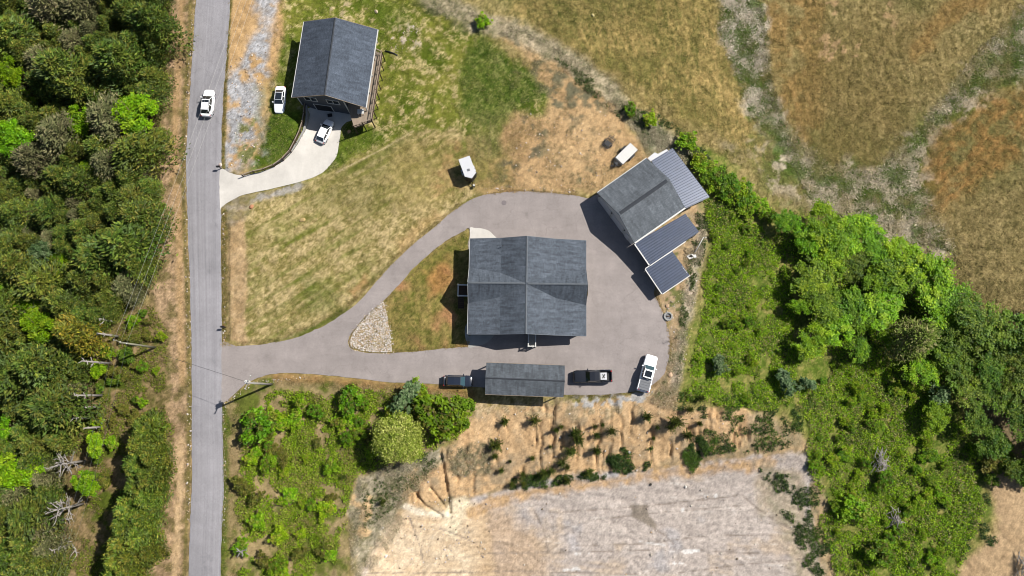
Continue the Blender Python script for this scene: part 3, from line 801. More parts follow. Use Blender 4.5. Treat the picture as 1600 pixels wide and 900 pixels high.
def road_strip(name, left, right, mat, dz, label):
    l_, r_ = smooth_line(left, 14, False), smooth_line(right, 14, False)
    n = 13; vs, fs, uv = [], [], []
    run = 0.0; prev = None
    for k, (a_, b_) in enumerate(zip(l_, r_)):
        a3, b3 = P(a_[0], a_[1]), P(b_[0], b_[1])
        if prev is not None: run += (a3 - prev).length
        prev = a3
        ja, jb = (.07 * vnoise(np.array([run * .23]), np.array([3.0 + i]), 9)[0] + .07 * vnoise(np.array([run * 2.7]), np.array([3.0 + i]), 19)[0] for i in (0, 7))
        for i in range(n):
            t = i / (n - 1)
            p = a3.lerp(b3, t); p.x += ja * (1 - t) ** 4 + jb * t ** 4
            p.z = float(hxy(p.x, p.y)) + dz + .04 * (1 - (2 * t - 1) ** 2)
            vs.append(p); uv.append((t, run))
    for k in range(len(l_) - 1):
        for i in range(n - 1):
            fs.append((k * n + i, k * n + i + 1, (k + 1) * n + i + 1, (k + 1) * n + i))
    mb = MB(); mb.add(vs, fs, True)
    o = mb.build(name, mat)
    ul = o.data.uv_layers.new(name='UVMap').data
    for p in o.data.polygons:
        for li in p.loop_indices: ul[li].uv = uv[o.data.loops[li].vertex_index]
    bm = bmesh.new(); bm.from_mesh(o.data)
    for f in bm.faces:
        if f.normal.z < 0: f.normal_flip()
    be = [e for e in bm.edges if e.is_boundary]
    r2_ = bmesh.ops.extrude_edge_only(bm, edges=be)
    for g in r2_['geom']:
        if isinstance(g, bmesh.types.BMVert): g.co.z -= .25
    bmesh.ops.split_edges(bm, edges=be)
    bm.to_mesh(o.data); bm.free()
    return tag(o, label, kind='structure')

def sheet(name, outer, hole, mat, dz, label, sharp=(), step=1.6, fine_=9, edge_j=.09):
    rings = []
    for ring in ([outer] + ([hole] if hole else [])):
        pl = smooth_line(ring, fine_) if ring is not sharp else [Vector(p) for p in ring]
        rings.append([P(p[0], p[1]).to_2d() for p in pl])
    vs, edges = [], []
    for r_ in rings:
        o = len(vs); n = len(r_)
        for k, p in enumerate(r_):
            ax, ay = np.array([p.x]), np.array([p.y])
            vs.append(p + Vector((edge_j * (vnoise(ax * 1.1, ay * 1.1, 5)[0] + .6 * vnoise(ax * 3.3, ay * 3.3, 6)[0]), edge_j * (vnoise(ax * 1.1, ay * 1.1, 7)[0] + .6 * vnoise(ax * 3.3, ay * 3.3, 8)[0]))))
        edges += [(o + k, o + (k + 1) % n) for k in range(n)]
    nb = len(vs)
    lo = Vector((min(p.x for p in vs), min(p.y for p in vs))); hi = Vector((max(p.x for p in vs), max(p.y for p in vs)))
    px_, py_ = np.meshgrid(np.arange(lo.x, hi.x, step), np.arange(lo.y, hi.y, step))
    px_, py_ = px_.ravel(), py_.ravel()
    d = sdf(px_, py_, [tuple(p) for p in rings[0]], pad=5)
    if hole: d = np.minimum(d, -sdf(px_, py_, [tuple(p) for p in rings[1]], pad=5))
    for x, y in zip(px_[d > .5], py_[d > .5]): vs.append(Vector((x, y)))
    co, _, fc, *_r = delaunay_2d_cdt(vs, edges, [], 0, 1e-4)
    cx = np.array([[sum(co[i].x for i in f) / len(f), sum(co[i].y for i in f) / len(f)] for f in fc])
    d = sdf(cx[:, 0], cx[:, 1], [tuple(p) for p in rings[0]], pad=5)
    if hole: d = np.minimum(d, -sdf(cx[:, 0], cx[:, 1], [tuple(p) for p in rings[1]], pad=5))
    fc = [f for f, dd in zip(fc, d) if dd > 0]
    xs, ys = np.array([c.x for c in co]), np.array([c.y for c in co])
    zs = hxy(xs, ys) + dz
    mb = MB(); mb.add([(a, b, c) for a, b, c in zip(xs, ys, zs)], fc, True)
    o = mb.build(name, mat)
    bm = bmesh.new(); bm.from_mesh(o.data)
    loose = [v for v in bm.verts if not v.link_faces]
    bmesh.ops.delete(bm, geom=loose, context='VERTS')
    for f in bm.faces:
        if f.normal.z < 0: f.normal_flip()
    be = [e for e in bm.edges if e.is_boundary]
    r_ = bmesh.ops.extrude_edge_only(bm, edges=be)
    for g in r_['geom']:
        if isinstance(g, bmesh.types.BMVert): g.co.z -= .2
    bmesh.ops.split_edges(bm, edges=be)
    bm.to_mesh(o.data); bm.free()
    return tag(o, label, kind='structure')

road_strip('road', ROAD_L, ROAD_R, M['road'], .038, 'straight pale grey asphalt road along the woodland edge')
sheet('driveway', DRIVE, ISLAND, M['asphalt'], .028, 'mauve grey asphalt driveway looping round the middle house')
sheet('concrete_driveway', NDRIVE, None, M['concrete'], .045, 'curved pale concrete driveway down to the north house garage', edge_j=.03)
sheet('concrete_pad', PAD_NW, None, M['concrete'], .04, 'small pale concrete pad at the north west house corner', step=.8, edge_j=.02)
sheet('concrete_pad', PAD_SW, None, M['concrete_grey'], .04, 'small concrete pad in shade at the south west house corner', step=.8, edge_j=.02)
# ------------------------------------------------------------------ middle house
def roof_obj(name, polys, mat, parent, base, thick=.14):
    mb = MB()
    for poly in polys:
        mb.add([Vector(p) - base for p in poly], [tuple(range(len(poly)))])
    o = mb.build(name, mat, parent, solid=0, slope_uv=True)
    for p in o.data.polygons:
        if p.normal.z < 0: p.flip()
    md = o.modifiers.new('thickness', 'SOLIDIFY'); md.thickness = thick; md.offset = -1
    return o

def lerp(a, b, t): return a + (b - a) * t
def off(p, dz): return Vector((p.x, p.y, p.z + dz))

def eave_trim(name, pts, parent, base, mat=None, w=.07, h=.2, drop=-.1):
    for a, b in zip(pts, pts[1:]):
        MB().bar(off(a, drop) - base, off(b, drop) - base, w, h).build(name, mat or M['trim'], parent)

def window(parent, c, right, wd, ht, base, frame=.09, mat=None, n=2):
    """a framed window on a wall: frame with glass children; c its centre, right the wall's direction"""
    r_ = Vector(right).normalized(); nrm = Vector((r_.y, -r_.x, 0)); up = Vector((0, 0, 1))
    c = Vector(c) - base
    mb = MB()
    o_ = nrm * .03
    for s in (-1, 1):
        mb.bar(c + o_ + r_ * s * wd / 2 - up * (ht / 2 + frame / 2), c + o_ + r_ * s * wd / 2 + up * (ht / 2 + frame / 2), .09, frame, up=nrm)
        mb.bar(c + o_ - r_ * (wd / 2 - frame / 2) + up * s * ht / 2, c + o_ + r_ * (wd / 2 - frame / 2) + up * s * ht / 2, .09, frame)
    for k in range(1, n):
        q = c + o_ + r_ * (wd * (k / n - .5))
        mb.bar(q - up * (ht / 2 - frame / 2), q + up * (ht / 2 - frame / 2), .08, frame, up=nrm)
    f = mb.build('window', mat or M['trim'], parent)
    for k in range(n):
        q = c + nrm * .012 + r_ * (wd * ((k + .5) / n - .5))
        MB().bar(q - r_ * (wd / n / 2 - .03), q + r_ * (wd / n / 2 - .03), .02, ht - .05).build('pane', M['glass'], f)
    return f

M['trim_grey'] = mat_noise('grey painted trim', A4(120, 126, 132), [(2, (1, 1, 1), .95, 1.05)], .6, .3)
HE, HR = 3.3, 5.7
cNW, cNE, cSE, cSW = P(734,373,HE), P(916,376,HE), P(915,525,HE), P(731,522,HE)
ctr = (cNW + cNE + cSE + cSW) / 4
base = Vector((ctr.x, ctr.y, 0))
ex = ((cNE + cSE) - (cNW + cSW)).normalized(); ex.z = 0; ex.normalize()
ey = Vector((-ex.y, ex.x, 0))
hw = ((cNE + cSE) / 2 - (cNW + cSW) / 2).length / 2
hl = ((cNE + cNW) / 2 - (cSE + cSW) / 2).length / 2
def L2(a, b, z): return base + ex * a + ey * b + Vector((0, 0, z))
house = empty('house', base, 0, 'grey cross gabled house ringed by the asphalt driveway loop', 'house')
ridge_c = P(822.5, 443, HR); rc = (ridge_c - base); rx, ry = rc.dot(ex), rc.dot(ey)
kW = (P(782, 450, 4.35) - base).dot(ex); kE = (P(868, 450, 4.25) - base).dot(ex)
zK = 4.1
gh = 2.9                        # half width of the cross gable at the eaves
def valley(side):
    k = kW if side < 0 else kE
    e = side * hw
    sl_ = (HR - HE) / gh
    return k, e, (HR - zK) / sl_
polys = []
for side in (-1, 1):
    k, e, dk_ = valley(side)
    for s in (1, -1):
        end = s * hl
        polys.append([L2(rx, end, HR), L2(rx, ry, HR), L2(k, ry + s * dk_, zK), L2(k, end, zK)])
        polys.append([L2(k, end, zK), L2(k, ry + s * dk_, zK), L2(e, ry + s * gh, HE), L2(e, end, HE)])
        polys.append([L2(rx, ry, HR), L2(e, ry, HR), L2(e, ry + s * gh, HE), L2(k, ry + s * dk_, zK)])
rf = roof_obj('roof', polys, M['shingle_house'], house, base)
def ridge_cap(name, a, b, parent, base, mat, wd=.32):
    d = (b - a); d.z = 0; d.normalize(); n = Vector((-d.y, d.x, 0))
    mb = MB(); a, b = a - base, b - base
    mb.add([a + n * wd / 2 + Vector((0,0,-.04)), a + Vector((0,0,.05)), a - n * wd / 2 + Vector((0,0,-.04)), b + n * wd / 2 + Vector((0,0,-.04)), b + Vector((0,0,.05)), b - n * wd / 2 + Vector((0,0,-.04))], [(0,1,4,3),(1,2,5,4),(0,2,1),(3,4,5)])
    return mb.build(name, mat, parent)
M['cap'] = mat_noise('ridge cap shingles', A4(112, 118, 124), [(2, (1, 1, 1), .85, 1.15)], .9, .2)
M['cap_dark'] = mat_noise('dark ridge vent', A4(70, 74, 80), [(2, (1, 1, 1), .85, 1.15)], .9, .2)
ridge_cap('ridge_cap', L2(rx, -hl, HR), L2(rx, ry - .2, HR), rf, base, M['cap'])
ridge_cap('ridge_cap', L2(rx, ry + .2, HR), L2(rx, hl, HR), rf, base, M['cap'])
ridge_cap('ridge_cap', L2(-hw, ry, HR), L2(rx - .2, ry, HR), rf, base, M['cap'])
ridge_cap('ridge_cap', L2(rx + .2, ry, HR), L2(hw, ry, HR), rf, base, M['cap'])
for s in (-1, 1):
    e = s * (hw + .035)
    eave_trim('gutter', [L2(e, -hl, HE), L2(e, ry - gh, HE)], house, base, M['trim_grey'] if s > 0 else M['trim'], .09, .14)
    eave_trim('gutter', [L2(e, ry + gh, HE), L2(e, hl, HE)], house, base, M['trim_grey'] if s > 0 else M['trim'], .09, .14)
    eave_trim('rake_board', [L2(e, ry - gh, HE), L2(e, ry, HR), L2(e, ry + gh, HE)], house, base, M['trim_grey'] if s > 0 else M['trim'], .05, .22)
    eave_trim('rake_board', [L2(-hw, s * (hl + .03), HE), L2(kW, s * (hl + .03), zK), L2(rx, s * (hl + .03), HR), L2(kE, s * (hl + .03), zK), L2(hw, s * (hl + .03), HE)], house, base, M['trim_grey'], .05, .22)
# walls: gable ends and long sides, standing back under the overhang
def wall_prof(name, pts, nrm, mat, parent, base, thick=.2):
    mb = MB(); n = len(pts); nrm = Vector(nrm)
    a = [Vector(p) - base for p in pts]; b = [p - nrm * thick for p in a]
    mb.add(a + b, [tuple(range(n)), tuple(range(n, 2 * n))[::-1]] + [(i, (i + 1) % n, n + (i + 1) % n, n + i) for i in range(n)])
    return mb.build(name, mat, parent)
iw, il = hw - .55, hl - .5
def zr(x):
    k = kW if x < rx else kE
    e = -hw if x < rx else hw
    return lerp(HR, zK, (x - rx) / (k - rx)) if abs(x - rx) < abs(k - rx) else lerp(zK, HE, (x - k) / (e - k))
for s in (1, -1):
    wall_prof('wall', [L2(-iw, s * il, -.3), L2(iw, s * il, -.3), L2(iw, s * il, zr(iw) - .2), L2(kE, s * il, zK - .2), L2(rx, s * il, HR - .2), L2(kW, s * il, zK - .2), L2(-iw, s * il, zr(-iw) - .2)], ey * s, M['siding_white'], house, base)
    for a_ in (-6.2, -2.6, 3.0, 6.3):
        window(house, L2(a_, s * (il + .005), 1.7), -ex * s if s > 0 else ex, 1.4, 1.3, base)
for s in (1, -1):
    zt = zr(s * iw) - .2
    wall_prof('wall', [L2(s * iw, -il + .2, -.3), L2(s * iw, il - .2, -.3), L2(s * iw, il - .2, zt), L2(s * iw, ry + gh - .3, zt), L2(s * iw, ry, HR - .25), L2(s * iw, ry - gh + .3, zt), L2(s * iw, -il + .2, zt)], ex * s, M['siding_white'], house, base)
    for b_ in (-4.8, 4.8):
        window(house, L2(s * (iw + .005), b_, 1.7), ey * s, 1.6, 1.3, base)
# west landing with white rails, south stoop
def landing(parent, p0, out, side, depth, width, zf, zrail, name, floor_mat):
    out, side = Vector(out), Vector(side)
    c = Vector(p0) - base
    mb = MB(); mb.bar(off(c, zf - .1), off(c + out * depth, zf - .1), width, .2)
    fl = mb.build(name, floor_mat, parent)
    q = [c - side * width / 2, c + out * depth - side * width / 2, c + out * depth + side * width / 2, c + side * width / 2]
    for a_, b_ in zip(q, q[1:]):
        MB().bar(off(a_, zrail), off(b_, zrail), .16, .1).build('rail', M['trim'], fl)
        MB().bar(off(a_, zf + .12), off(b_, zf + .12), .05, .06).build('rail', M['trim'], fl)
        n_ = max(2, int((b_ - a_).length / .14))
        bb = MB()
        for k in range(1, n_):
            t_ = lerp(a_, b_, k / n_); bb.bar(off(t_, zf + .15), off(t_, zrail - .05), .03, .03)
        bb.build('balusters', M['trim'], fl)
    for p_ in q[1:3]:
        MB().bar(off(p_, 0), off(p_, zrail + .08), .14, .14).build('post', M['trim'], fl)
        MB().box(off(p_, zrail + .11), (.2, .2, .06)).build('post_cap', M['trim'], fl)
    return fl
landing(house, base - ex * hw * .97 + ey * (ry - .75), -ex, ey, 2.0, 1.75, 1.9, 2.85, 'landing', M['wood_dark'])
for k in range(6):
    MB().box(-ex * (hw + 1.35) + ey * (ry - 1.8 - .28 * k) + Vector((0, 0, 1.7 - .28 * k)), (1.0, .3, .05)).build('stair_tread', M['wood_dark'], house)
st = P(831, 529, .9)
landing(house, base + ex * ((st - base).dot(ex)) - ey * (il - .02), -ey, ex, 2.15, 1.15, 1.0, 1.9, 'stoop', M['concrete_grey'])
for (px, py) in ((785.5, 384), (843, 483)):
    p = P(px, py, 4.6) - base
    MB().cyl(p + Vector((0, 0, .08)), .07, .5, 8).build('vent_pipe', M['dark_metal'], house)

# ------------------------------------------------------------------ north house
ZE, ZR_ = 4.0, 6.9
qSW, qSE, qNW, qNE = P(456,152,ZE), P(571.5,168,ZE), P(475,34,ZE), P(590,46,ZE)
rS, rN = P(507,148,ZR_), P(523.5,27.5,ZR_)
ctr = (qSW + qSE + qNW + qNE) / 4
base = Vector((ctr.x, ctr.y, 0))
nh = empty('house', base, 0, 'charcoal sided gabled house with side deck beside the gravel lot', 'house')
rf = roof_obj('roof', [[qSW, rS, rN, qNW], [rS, qSE, qNE, rN]], M['shingle_dark'], nh, base)
ridge_cap('ridge_cap', rS, rN, rf, base, M['cap_dark'], .3)
fx = (qSE - qSW).normalized(); fy = (rN - rS).normalized(); nS = -fy
eave_trim('gutter', [qSW - fx * .05, qNW - fx * .05], nh, base, M['trim'], .13, .16)
eave_trim('gutter', [qSE + fx * .06, qNE + fx * .06], nh, base, M['trim'], .15, .16)
eave_trim('rake_board', [qSW - fy * .03, rS - fy * .03, qSE - fy * .03], nh, base, M['wood'], .05, .2)
eave_trim('rake_board', [qNW + fy * .03, rN + fy * .03, qNE + fy * .03], nh, base, M['wood'], .05, .2)
def roof_z(t):                  # t along the south front from eave to eave
    tr = (rS - qSW).dot(fx) / (qSE - qSW).dot(fx)
    return lerp(ZE, ZR_, t / tr) if t < tr else lerp(ZR_, ZE, (t - tr) / (1 - tr))
Lf = (qSE - qSW).length; tr = (rS - qSW).dot(fx) / (qSE - qSW).dot(fx)
t0_, t1_ = .05, .70
def fr(t, z, back=.45): return Vector((qSW.x, qSW.y, 0)) + fx * (t * Lf) + fy * back + Vector((0, 0, z))
Lr = (qNW - qSW).length
wall_prof('wall', [fr(t0_, -1.4), fr(t1_, -1.4), fr(t1_, roof_z(t1_) - .2), fr(tr, ZR_ - .2), fr(t0_, roof_z(t0_) - .2)], nS, M['siding_dark'], nh, base)
wall_prof('wall', [fr(t0_, -1.4, Lr - .45), fr(t1_, -1.4, Lr - .45), fr(t1_, roof_z(t1_) - .2, Lr - .45), fr(tr, ZR_ - .2, Lr - .45), fr(t0_, roof_z(t0_) - .2, Lr - .45)], fy, M['siding_dark'], nh, base)
wall_prof('wall', [fr(t0_, -1.4, .65), fr(t0_, -1.4, Lr - .65), fr(t0_, roof_z(t0_) - .2, Lr - .65), fr(t0_, roof_z(t0_) - .2, .65)], -fx, M['siding_dark'], nh, base)
wall_prof('wall', [fr(t1_, -1.4, .65), fr(t1_, -1.4, Lr - .65), fr(t1_, roof_z(t1_) - .2, Lr - .65), fr(t1_, roof_z(t1_) - .2, .65)], fx, M['siding_dark'], nh, base)
for t in (t0_, t1_):
    p = fr(t, 0, .43)
    MB().bar(off(p, -1.4) - base, off(p, roof_z(t) - .25) - base, .16, .16).build('corner_board', M['trim'], nh)
for px, py in ((485.5, 156), (520.5, 160.3)):
    p = P(px, py, 3.3)
    t = (p - qSW).dot(fx) / Lf
    window(nh, fr(t, 3.35, .44), fx, 2.05, 1.35, base, .12)
gd = MB(); gc = fr((P(507,170,0) - qSW).dot(fx) / Lf, 0, .44)
for k in range(4):
    MB().bar(off(gc - fx * 1.42, -.75 + .56 * k) - base, off(gc + fx * 1.42, -.75 + .56 * k) - base, .06, .54).build('garage_door_panel', M['black'], nh)
for s in (-1, 1):
    MB().bar(off(gc + fx * s * 1.5, -1.05) - base, off(gc + fx * s * 1.5, 1.35) - base, .1, .12).build('door_trim', M['trim'], nh)
MB().bar(off(gc - fx * 1.56, 1.4) - base, off(gc + fx * 1.56, 1.4) - base, .1, .1).build('door_trim', M['trim'], nh)
for k in range(3):
    window(nh, fr(t0_, 2.4, 2.5 + 3.6 * k) - fx * .005, -fy, 1.3, 1.3, base)
MB().cyl(P(531, 88, 5.6) - base + Vector((0, 0, .1)), .08, .5, 8).build('vent_pipe', M['trim'], nh)
# side deck
dz_ = 1.75
dN, dS_, dW = P(596,80,dz_+1), P(579.5,186,dz_+1), P(551.5,196,dz_+1)
for p in (dN, dS_, dW): p.z = 0
wallS = fr(t1_, 0, .45); wallN = fr(t1_, 0, .45 + (dN - dS_).length * .98)
wallN = wallN + fx * .12; wl = wallS + fx * .12
deck_poly = [wl, dW + (dS_ - dW) * .0, dS_, dN, wallN]
mb = MB(); mb.prism([(p - base).to_2d() for p in deck_poly], dz_ - .2, dz_)
dk_o = mb.build('deck', M['wood'], nh)
for a_, b_ in ((dN, dS_), (dS_, dW), (wallN, dN)):
    for hz, hh in ((1.0, .07), (.55, .05), (.15, .05)):
        MB().bar(off(a_, dz_ + hz) - base, off(b_, dz_ + hz) - base, .14 if hz == 1.0 else .05, hh).build('rail', M['wood'] if hz == 1.0 else M['wood_dark'], dk_o)
    n_ = max(1, round((b_ - a_).length / 1.7))
    for k in range(n_ + 1):
        p = lerp(a_, b_, k / n_)
        zb = float(hxy(p.x, p.y)) - .2
        MB().bar(off(p, zb) - base, off(p, dz_ + 1.06) - base, .13, .13).build('post', M['wood_dark'], dk_o)
    for k in range(n_):
        p, q_ = lerp(a_, b_, k / n_), lerp(a_, b_, (k + 1) / n_)
        MB().bar(off(p, dz_ + .1) - base, off(q_, dz_ + .95) - base, .04, .05).build('brace', M['wood_dark'], dk_o)
for k in range(5):              # porch columns under the east eave
    p = lerp(qSE, qNE, .03 + .22 * k) - fx * .25
    MB().bar(Vector((p.x, p.y, dz_)) - base, Vector((p.x, p.y, ZE - .15)) - base, .14, .14).build('post', M['trim'], nh)
p = P(564, 175, dz_ + .45)
ch = empty('deck_table', (p.x, p.y, dz_), 0, 'small pale table on the charcoal house deck corner', 'table')
MB().box((0, 0, .68), (1.1, .8, .05)).build('table_top', M['trim'], ch)
for sx in (-1, 1):
    for sy in (-1, 1):
        MB().bar((sx * .45, sy * .32, 0), (sx * .45, sy * .32, .66), .06, .06).build('leg', M['trim'], ch)
p = fr((P(517,176,-1) - qSW).dot(fx) / Lf, -1.03, -.35)
bn = empty('storage_box', p, .14, 'small black storage box on concrete outside the garage door', 'box')
MB().box((0, 0, .22), (.7, .45, .44)).build('box_body', M['black'], bn, bevel=.02)
MB().box((0, 0, .47), (.74, .49, .06)).build('lid', M['black'], bn, bevel=.015)

# retaining wall and fence along the concrete drive
wl_px = [(478,163),(479,176),(478,190),(474,204),(466,219),(455,236),(441,250),(420,260)]
tp = [.32, .32, .32, .3, .27, .22, .16, .08]
rw = empty('retaining_wall', P(474,204,0), 0, 'low pale concrete retaining wall beside the curved concrete drive', 'wall')
for k in range(len(wl_px) - 1):
    a_, b_ = P(*wl_px[k], tp[k]), P(*wl_px[k + 1], tp[k + 1])
    zb = -1.35 + .13 * k
    mb = MB()
    d = (b_ - a_); d.z = 0; d.normalize(); n_ = Vector((-d.y, d.x, 0)) * .13
    o_ = rw.location
    vs = [Vector((p.x, p.y, z)) + s * n_ - o_ for p, zt in ((a_, a_.z), (b_, b_.z)) for s in (-1, 1) for z in (zb, zt)]
    mb.add(vs, [(0, 1, 3, 2), (4, 6, 7, 5), (0, 4, 5, 1), (2, 3, 7, 6), (0, 2, 6, 4), (1, 5, 7, 3)])
    mb.build('wall_section', M['concrete_grey'], rw)
fpx = [(475.5,160),(474,176),(471.5,190),(467.5,203),(460,219),(452,234),(440,247),(426,257),(410,263.5),(394,267),(377,273)]
fe = empty('rail_fence', P(460,219), 0, 'dark post and pale rail fence above the curved concrete driveway', 'fence')
o_ = fe.location.copy()
tops = []
for (a_, b_) in fpx:
    z = float(h_img(a_, b_)) if b_ > 255 else .28
    p = P(a_, b_, z + 1.0); g = Vector((p.x, p.y, z)); tops.append(g)
    MB().bar(off(g, -.2) - o_, off(g, 1.06) - o_, .12, .12).build('post', M['wood_dark'], fe)
for a_, b_ in zip(tops, tops[1:]):
    MB().bar(off(a_, .98) - o_, off(b_, .98) - o_, .15, .05).build('rail', M['wood'], fe)
    for z in (.3, .62):
        MB().bar(off(a_, z) - o_, off(b_, z) - o_, .04, .12).build('rail', M['wood_dark'], fe)

# ------------------------------------------------------------------ garage with lean-to roofs
GE, GR = 3.0, 4.8
gW, gN, gE, gS = P(933.5,301,GE), P(1010.5,247,GE), P(1070.5,324.5,GE), P(991.5,379.5,GE)
rA, rB = P(967.5,334,GR), P(1046,279.5,GR)
ctr = (gW + gN + gE + gS) / 4
base = Vector((ctr.x, ctr.y, 0))
gx_ = (gN - gW).normalized(); gy_ = (gW - gS).normalized()     # gx_ to the north east, gy_ to the north west
ga = empty('garage', base, 0, 'detached garage with shingle gable roof and ribbed metal lean-tos', 'garage')
rf = roof_obj('roof', [[gW, rA, rB, gN], [rA, gS, gE, rB]], M['shingle_garage'], ga, base)
ridge_cap('ridge_vent', rA + gx_ * .2, rB - gx_ * .5, rf, base, M['cap_dark'], .6)
eave_trim('gutter', [gW + gy_ * .05, gN + gy_ * .05], ga, base, M['trim'], .12, .16)
eave_trim('gutter', [gS - gy_ * .06, gE - gy_ * .06], ga, base, M['trim'], .24, .12, .0)
eave_trim('rake_board', [gW - gx_ * .03, rA - gx_ * .03, gS - gx_ * .03], ga, base, M['trim_grey'], .05, .2)
Wd = (gS - gW).length; Ln = (gN - gW).length
def gp(u, v, z): return Vector((gW.x, gW.y, 0)) + gx_ * u - gy_ * v + Vector((0, 0, z))
rv = (rA - gW).dot(-gy_)
def gz_(v): return lerp(GE, GR, v / rv) if v < rv else lerp(GR, GE, (v - rv) / (Wd - rv))
for u, nn in ((.18, -gx_), (Ln - .3, gx_)):
    wall_prof('wall', [gp(u, .35, -.4), gp(u, Wd - .3, -.4), gp(u, Wd - .3, gz_(Wd - .3) - .2), gp(u, rv, GR - .2), gp(u, .35, gz_(.35) - .2)], nn, M['siding_white'], ga, base)
wall_prof('wall', [gp(.4, .35, -.4), gp(Ln - .5, .35, -.4), gp(Ln - .5, .35, gz_(.35) - .2), gp(.4, .35, gz_(.35) - .2)], gy_, M['siding_white'], ga, base)
wall_prof('wall', [gp(.4, Wd - .3, -.4), gp(Ln - .5, Wd - .3, -.4), gp(Ln - .5, Wd - .3, gz_(Wd - .3) - .2), gp(.4, Wd - .3, gz_(Wd - .3) - .2)], -gy_, M['siding_white'], ga, base)
for v0, v1 in ((.9, 3.7), (4.3, 7.1)):
    dd = None
    for k in range(4):
        MB().bar(gp(.14, v0, .33 + .58 * k) - base, gp(.14, v1, .33 + .58 * k) - base, .05, .55).build('garage_door_panel', M['white_panel'], ga)
    for v in (v0 - .1, v1 + .1):
        MB().bar(gp(.12, v, 0) - base, gp(.12, v, 2.5) - base, .1, .14).build('door_trim', M['trim'], ga)
MB().bar(gp(.12, 8.0, 1.05) - base, gp(.12, 8.9, 1.05) - base, .06, 2.05).build('side_door', M['white_panel'], ga)
for v in (.55, 4.0, 7.5):
    lf = MB().box(gp(.05, v, 2.35) - base, (.16, .16, .3)).build('wall_lamp', M['black'], ga, bevel=.02)

def ribbed(name, a, b, c, d, parent, base, mat, pitch=.42):
    """sheet roof a-b-c-d with ribs running from edge a-b to edge d-c"""
    n = max(3, round((b - a).length / pitch))
    nrm = (b - a).cross(d - a).normalized()
    if nrm.z < 0: nrm = -nrm
    mb = MB()
    mb.add([x - base for x in (a, b, c, d)], [(0, 1, 2, 3)])
    mb.add([x - nrm * .05 - base for x in (a, b, c, d)], [(3, 2, 1, 0)])
    for k in range(n + 1):
        t = min(max(k / n, .006), .994)
        p, q = lerp(a, b, t), lerp(d, c, t)
        w_ = (b - a).normalized()
        vs = []
        for r_ in (p, q):
            vs += [r_ - w_ * .075 - base, r_ - w_ * .035 + nrm * .1 - base, r_ + w_ * .035 + nrm * .1 - base, r_ + w_ * .075 - base]
        mb.add(vs, [(0, 1, 5, 4), (1, 2, 6, 5), (2, 3, 7, 6)])
    return mb.build(name, mat, parent)

def lean(kind, a, b, c, d, posts, parent, base):
    r_ = ribbed('metal_roof', a, b, c, d, parent, base, M['sheet_metal'])
    for p, zb in posts:
        g = float(hxy(p.x, p.y)) - .2
        MB().bar(Vector((p.x, p.y, g)) - base, Vector((p.x, p.y, p.z - .12)) - base, .14, .14).build('post', M['trim'], parent)
    return r_
l1 = [P(1017.5,251.5,2.95), P(1071.5,325,2.95), P(1108,307.5,2.35), P(1050.5,231.5,2.35)]
lean('', l1[0], l1[1], l1[2], l1[3], [(l1[2] - gx_ * .3 + gy_ * .3, 0), (l1[3] - gx_ * .3 - gy_ * .3, 0), (lerp(l1[2], l1[3], .5) - gx_ * .3, 0)], ga, base)
eave_trim('fascia', [l1[1] - gy_ * .04, l1[2] - gy_ * .04], ga, base, M['sheet_metal'], .06, .2)
eave_trim('fascia', [l1[2] + gx_ * .04, l1[3] + gx_ * .04], ga, base, M['sheet_metal'], .06, .16)
wp = [P(1012,247,2.5), P(1023,238,2.5), P(1028,240.5,2.5), P(1036,236,2.5), P(1042,233,2.5), P(1045,237,2.5), P(1017,252.5,2.5)]
mb = MB(); mb.prism([(p - base).to_2d() for p in wp], 2.38, 2.5); mb.build('side_panel', M['white_panel'], ga)
l2 = [P(991.5,380.5,2.78), P(1015,414.5,2.25), P(1092,362,2.25), P(1071,334.5,2.78)]
r2 = ribbed('metal_roof', l2[0], l2[1], l2[2], l2[3], ga, base, M['sheet_metal'])
eave_trim('fascia', [l2[0] - gx_ * .06, l2[1] - gx_ * .06], ga, base, M['trim'], .2, .18, 0)
eave_trim('fascia', [l2[1] - gy_ * .08, lerp(l2[1], l2[2], .72) - gy_ * .08], ga, base, M['trim'], .2, .16, 0)
for p in (l2[1] + gx_ * .3, l2[2] - gx_ * .4, lerp(l2[1], l2[2], .5)):
    MB().bar(Vector((p.x, p.y, float(hxy(p.x, p.y)) - .2)) - base, Vector((p.x, p.y, p.z - .1)) - base, .14, .14).build('post', M['trim'], ga)
l3 = [P(1008.5,420.5,2.15), P(1034.5,459,1.9), P(1077.5,430,1.9), P(1050.5,393,2.15)]
sb = Vector(((l3[0].x + l3[2].x) / 2, (l3[0].y + l3[2].y) / 2, 0))
sh = empty('shed', sb, 0, 'small ribbed metal roofed shelter at the garage south end', 'shed')
ribbed('metal_roof', l3[0], l3[1], l3[2], l3[3], sh, sb, M['sheet_metal'])
for a_, b_ in ((l3[0], l3[1]), (l3[1], l3[2]), (l3[3], l3[0])):
    d = (b_ - a_).normalized(); n_ = d.cross(Vector((0, 0, 1))).normalized()
    if n_.dot(a_ - sb) < 0: n_ = -n_
    eave_trim('fascia', [a_ + n_ * .07, b_ + n_ * .07], sh, sb, M['trim'], .16, .18, 0)
for p in l3:
    q_ = lerp(p, sum(l3, Vector()) / 4, .06)
    MB().bar(Vector((q_.x, q_.y, float(hxy(q_.x, q_.y)) - .2)) - sb, Vector((q_.x, q_.y, p.z - .06)) - sb, .14, .14).build('post', M['trim'], sh)
mb = MB(); a_, b_ = lerp(l3[3], l3[2], .08), lerp(l3[3], l3[2], .92)
mb.bar(Vector((a_.x, a_.y, 1.0)) - sb - gx_ * .15, Vector((b_.x, b_.y, 1.0)) - sb - gx_ * .15, .08, 2.0); mb.build('back_wall', M['siding_white'], sh)

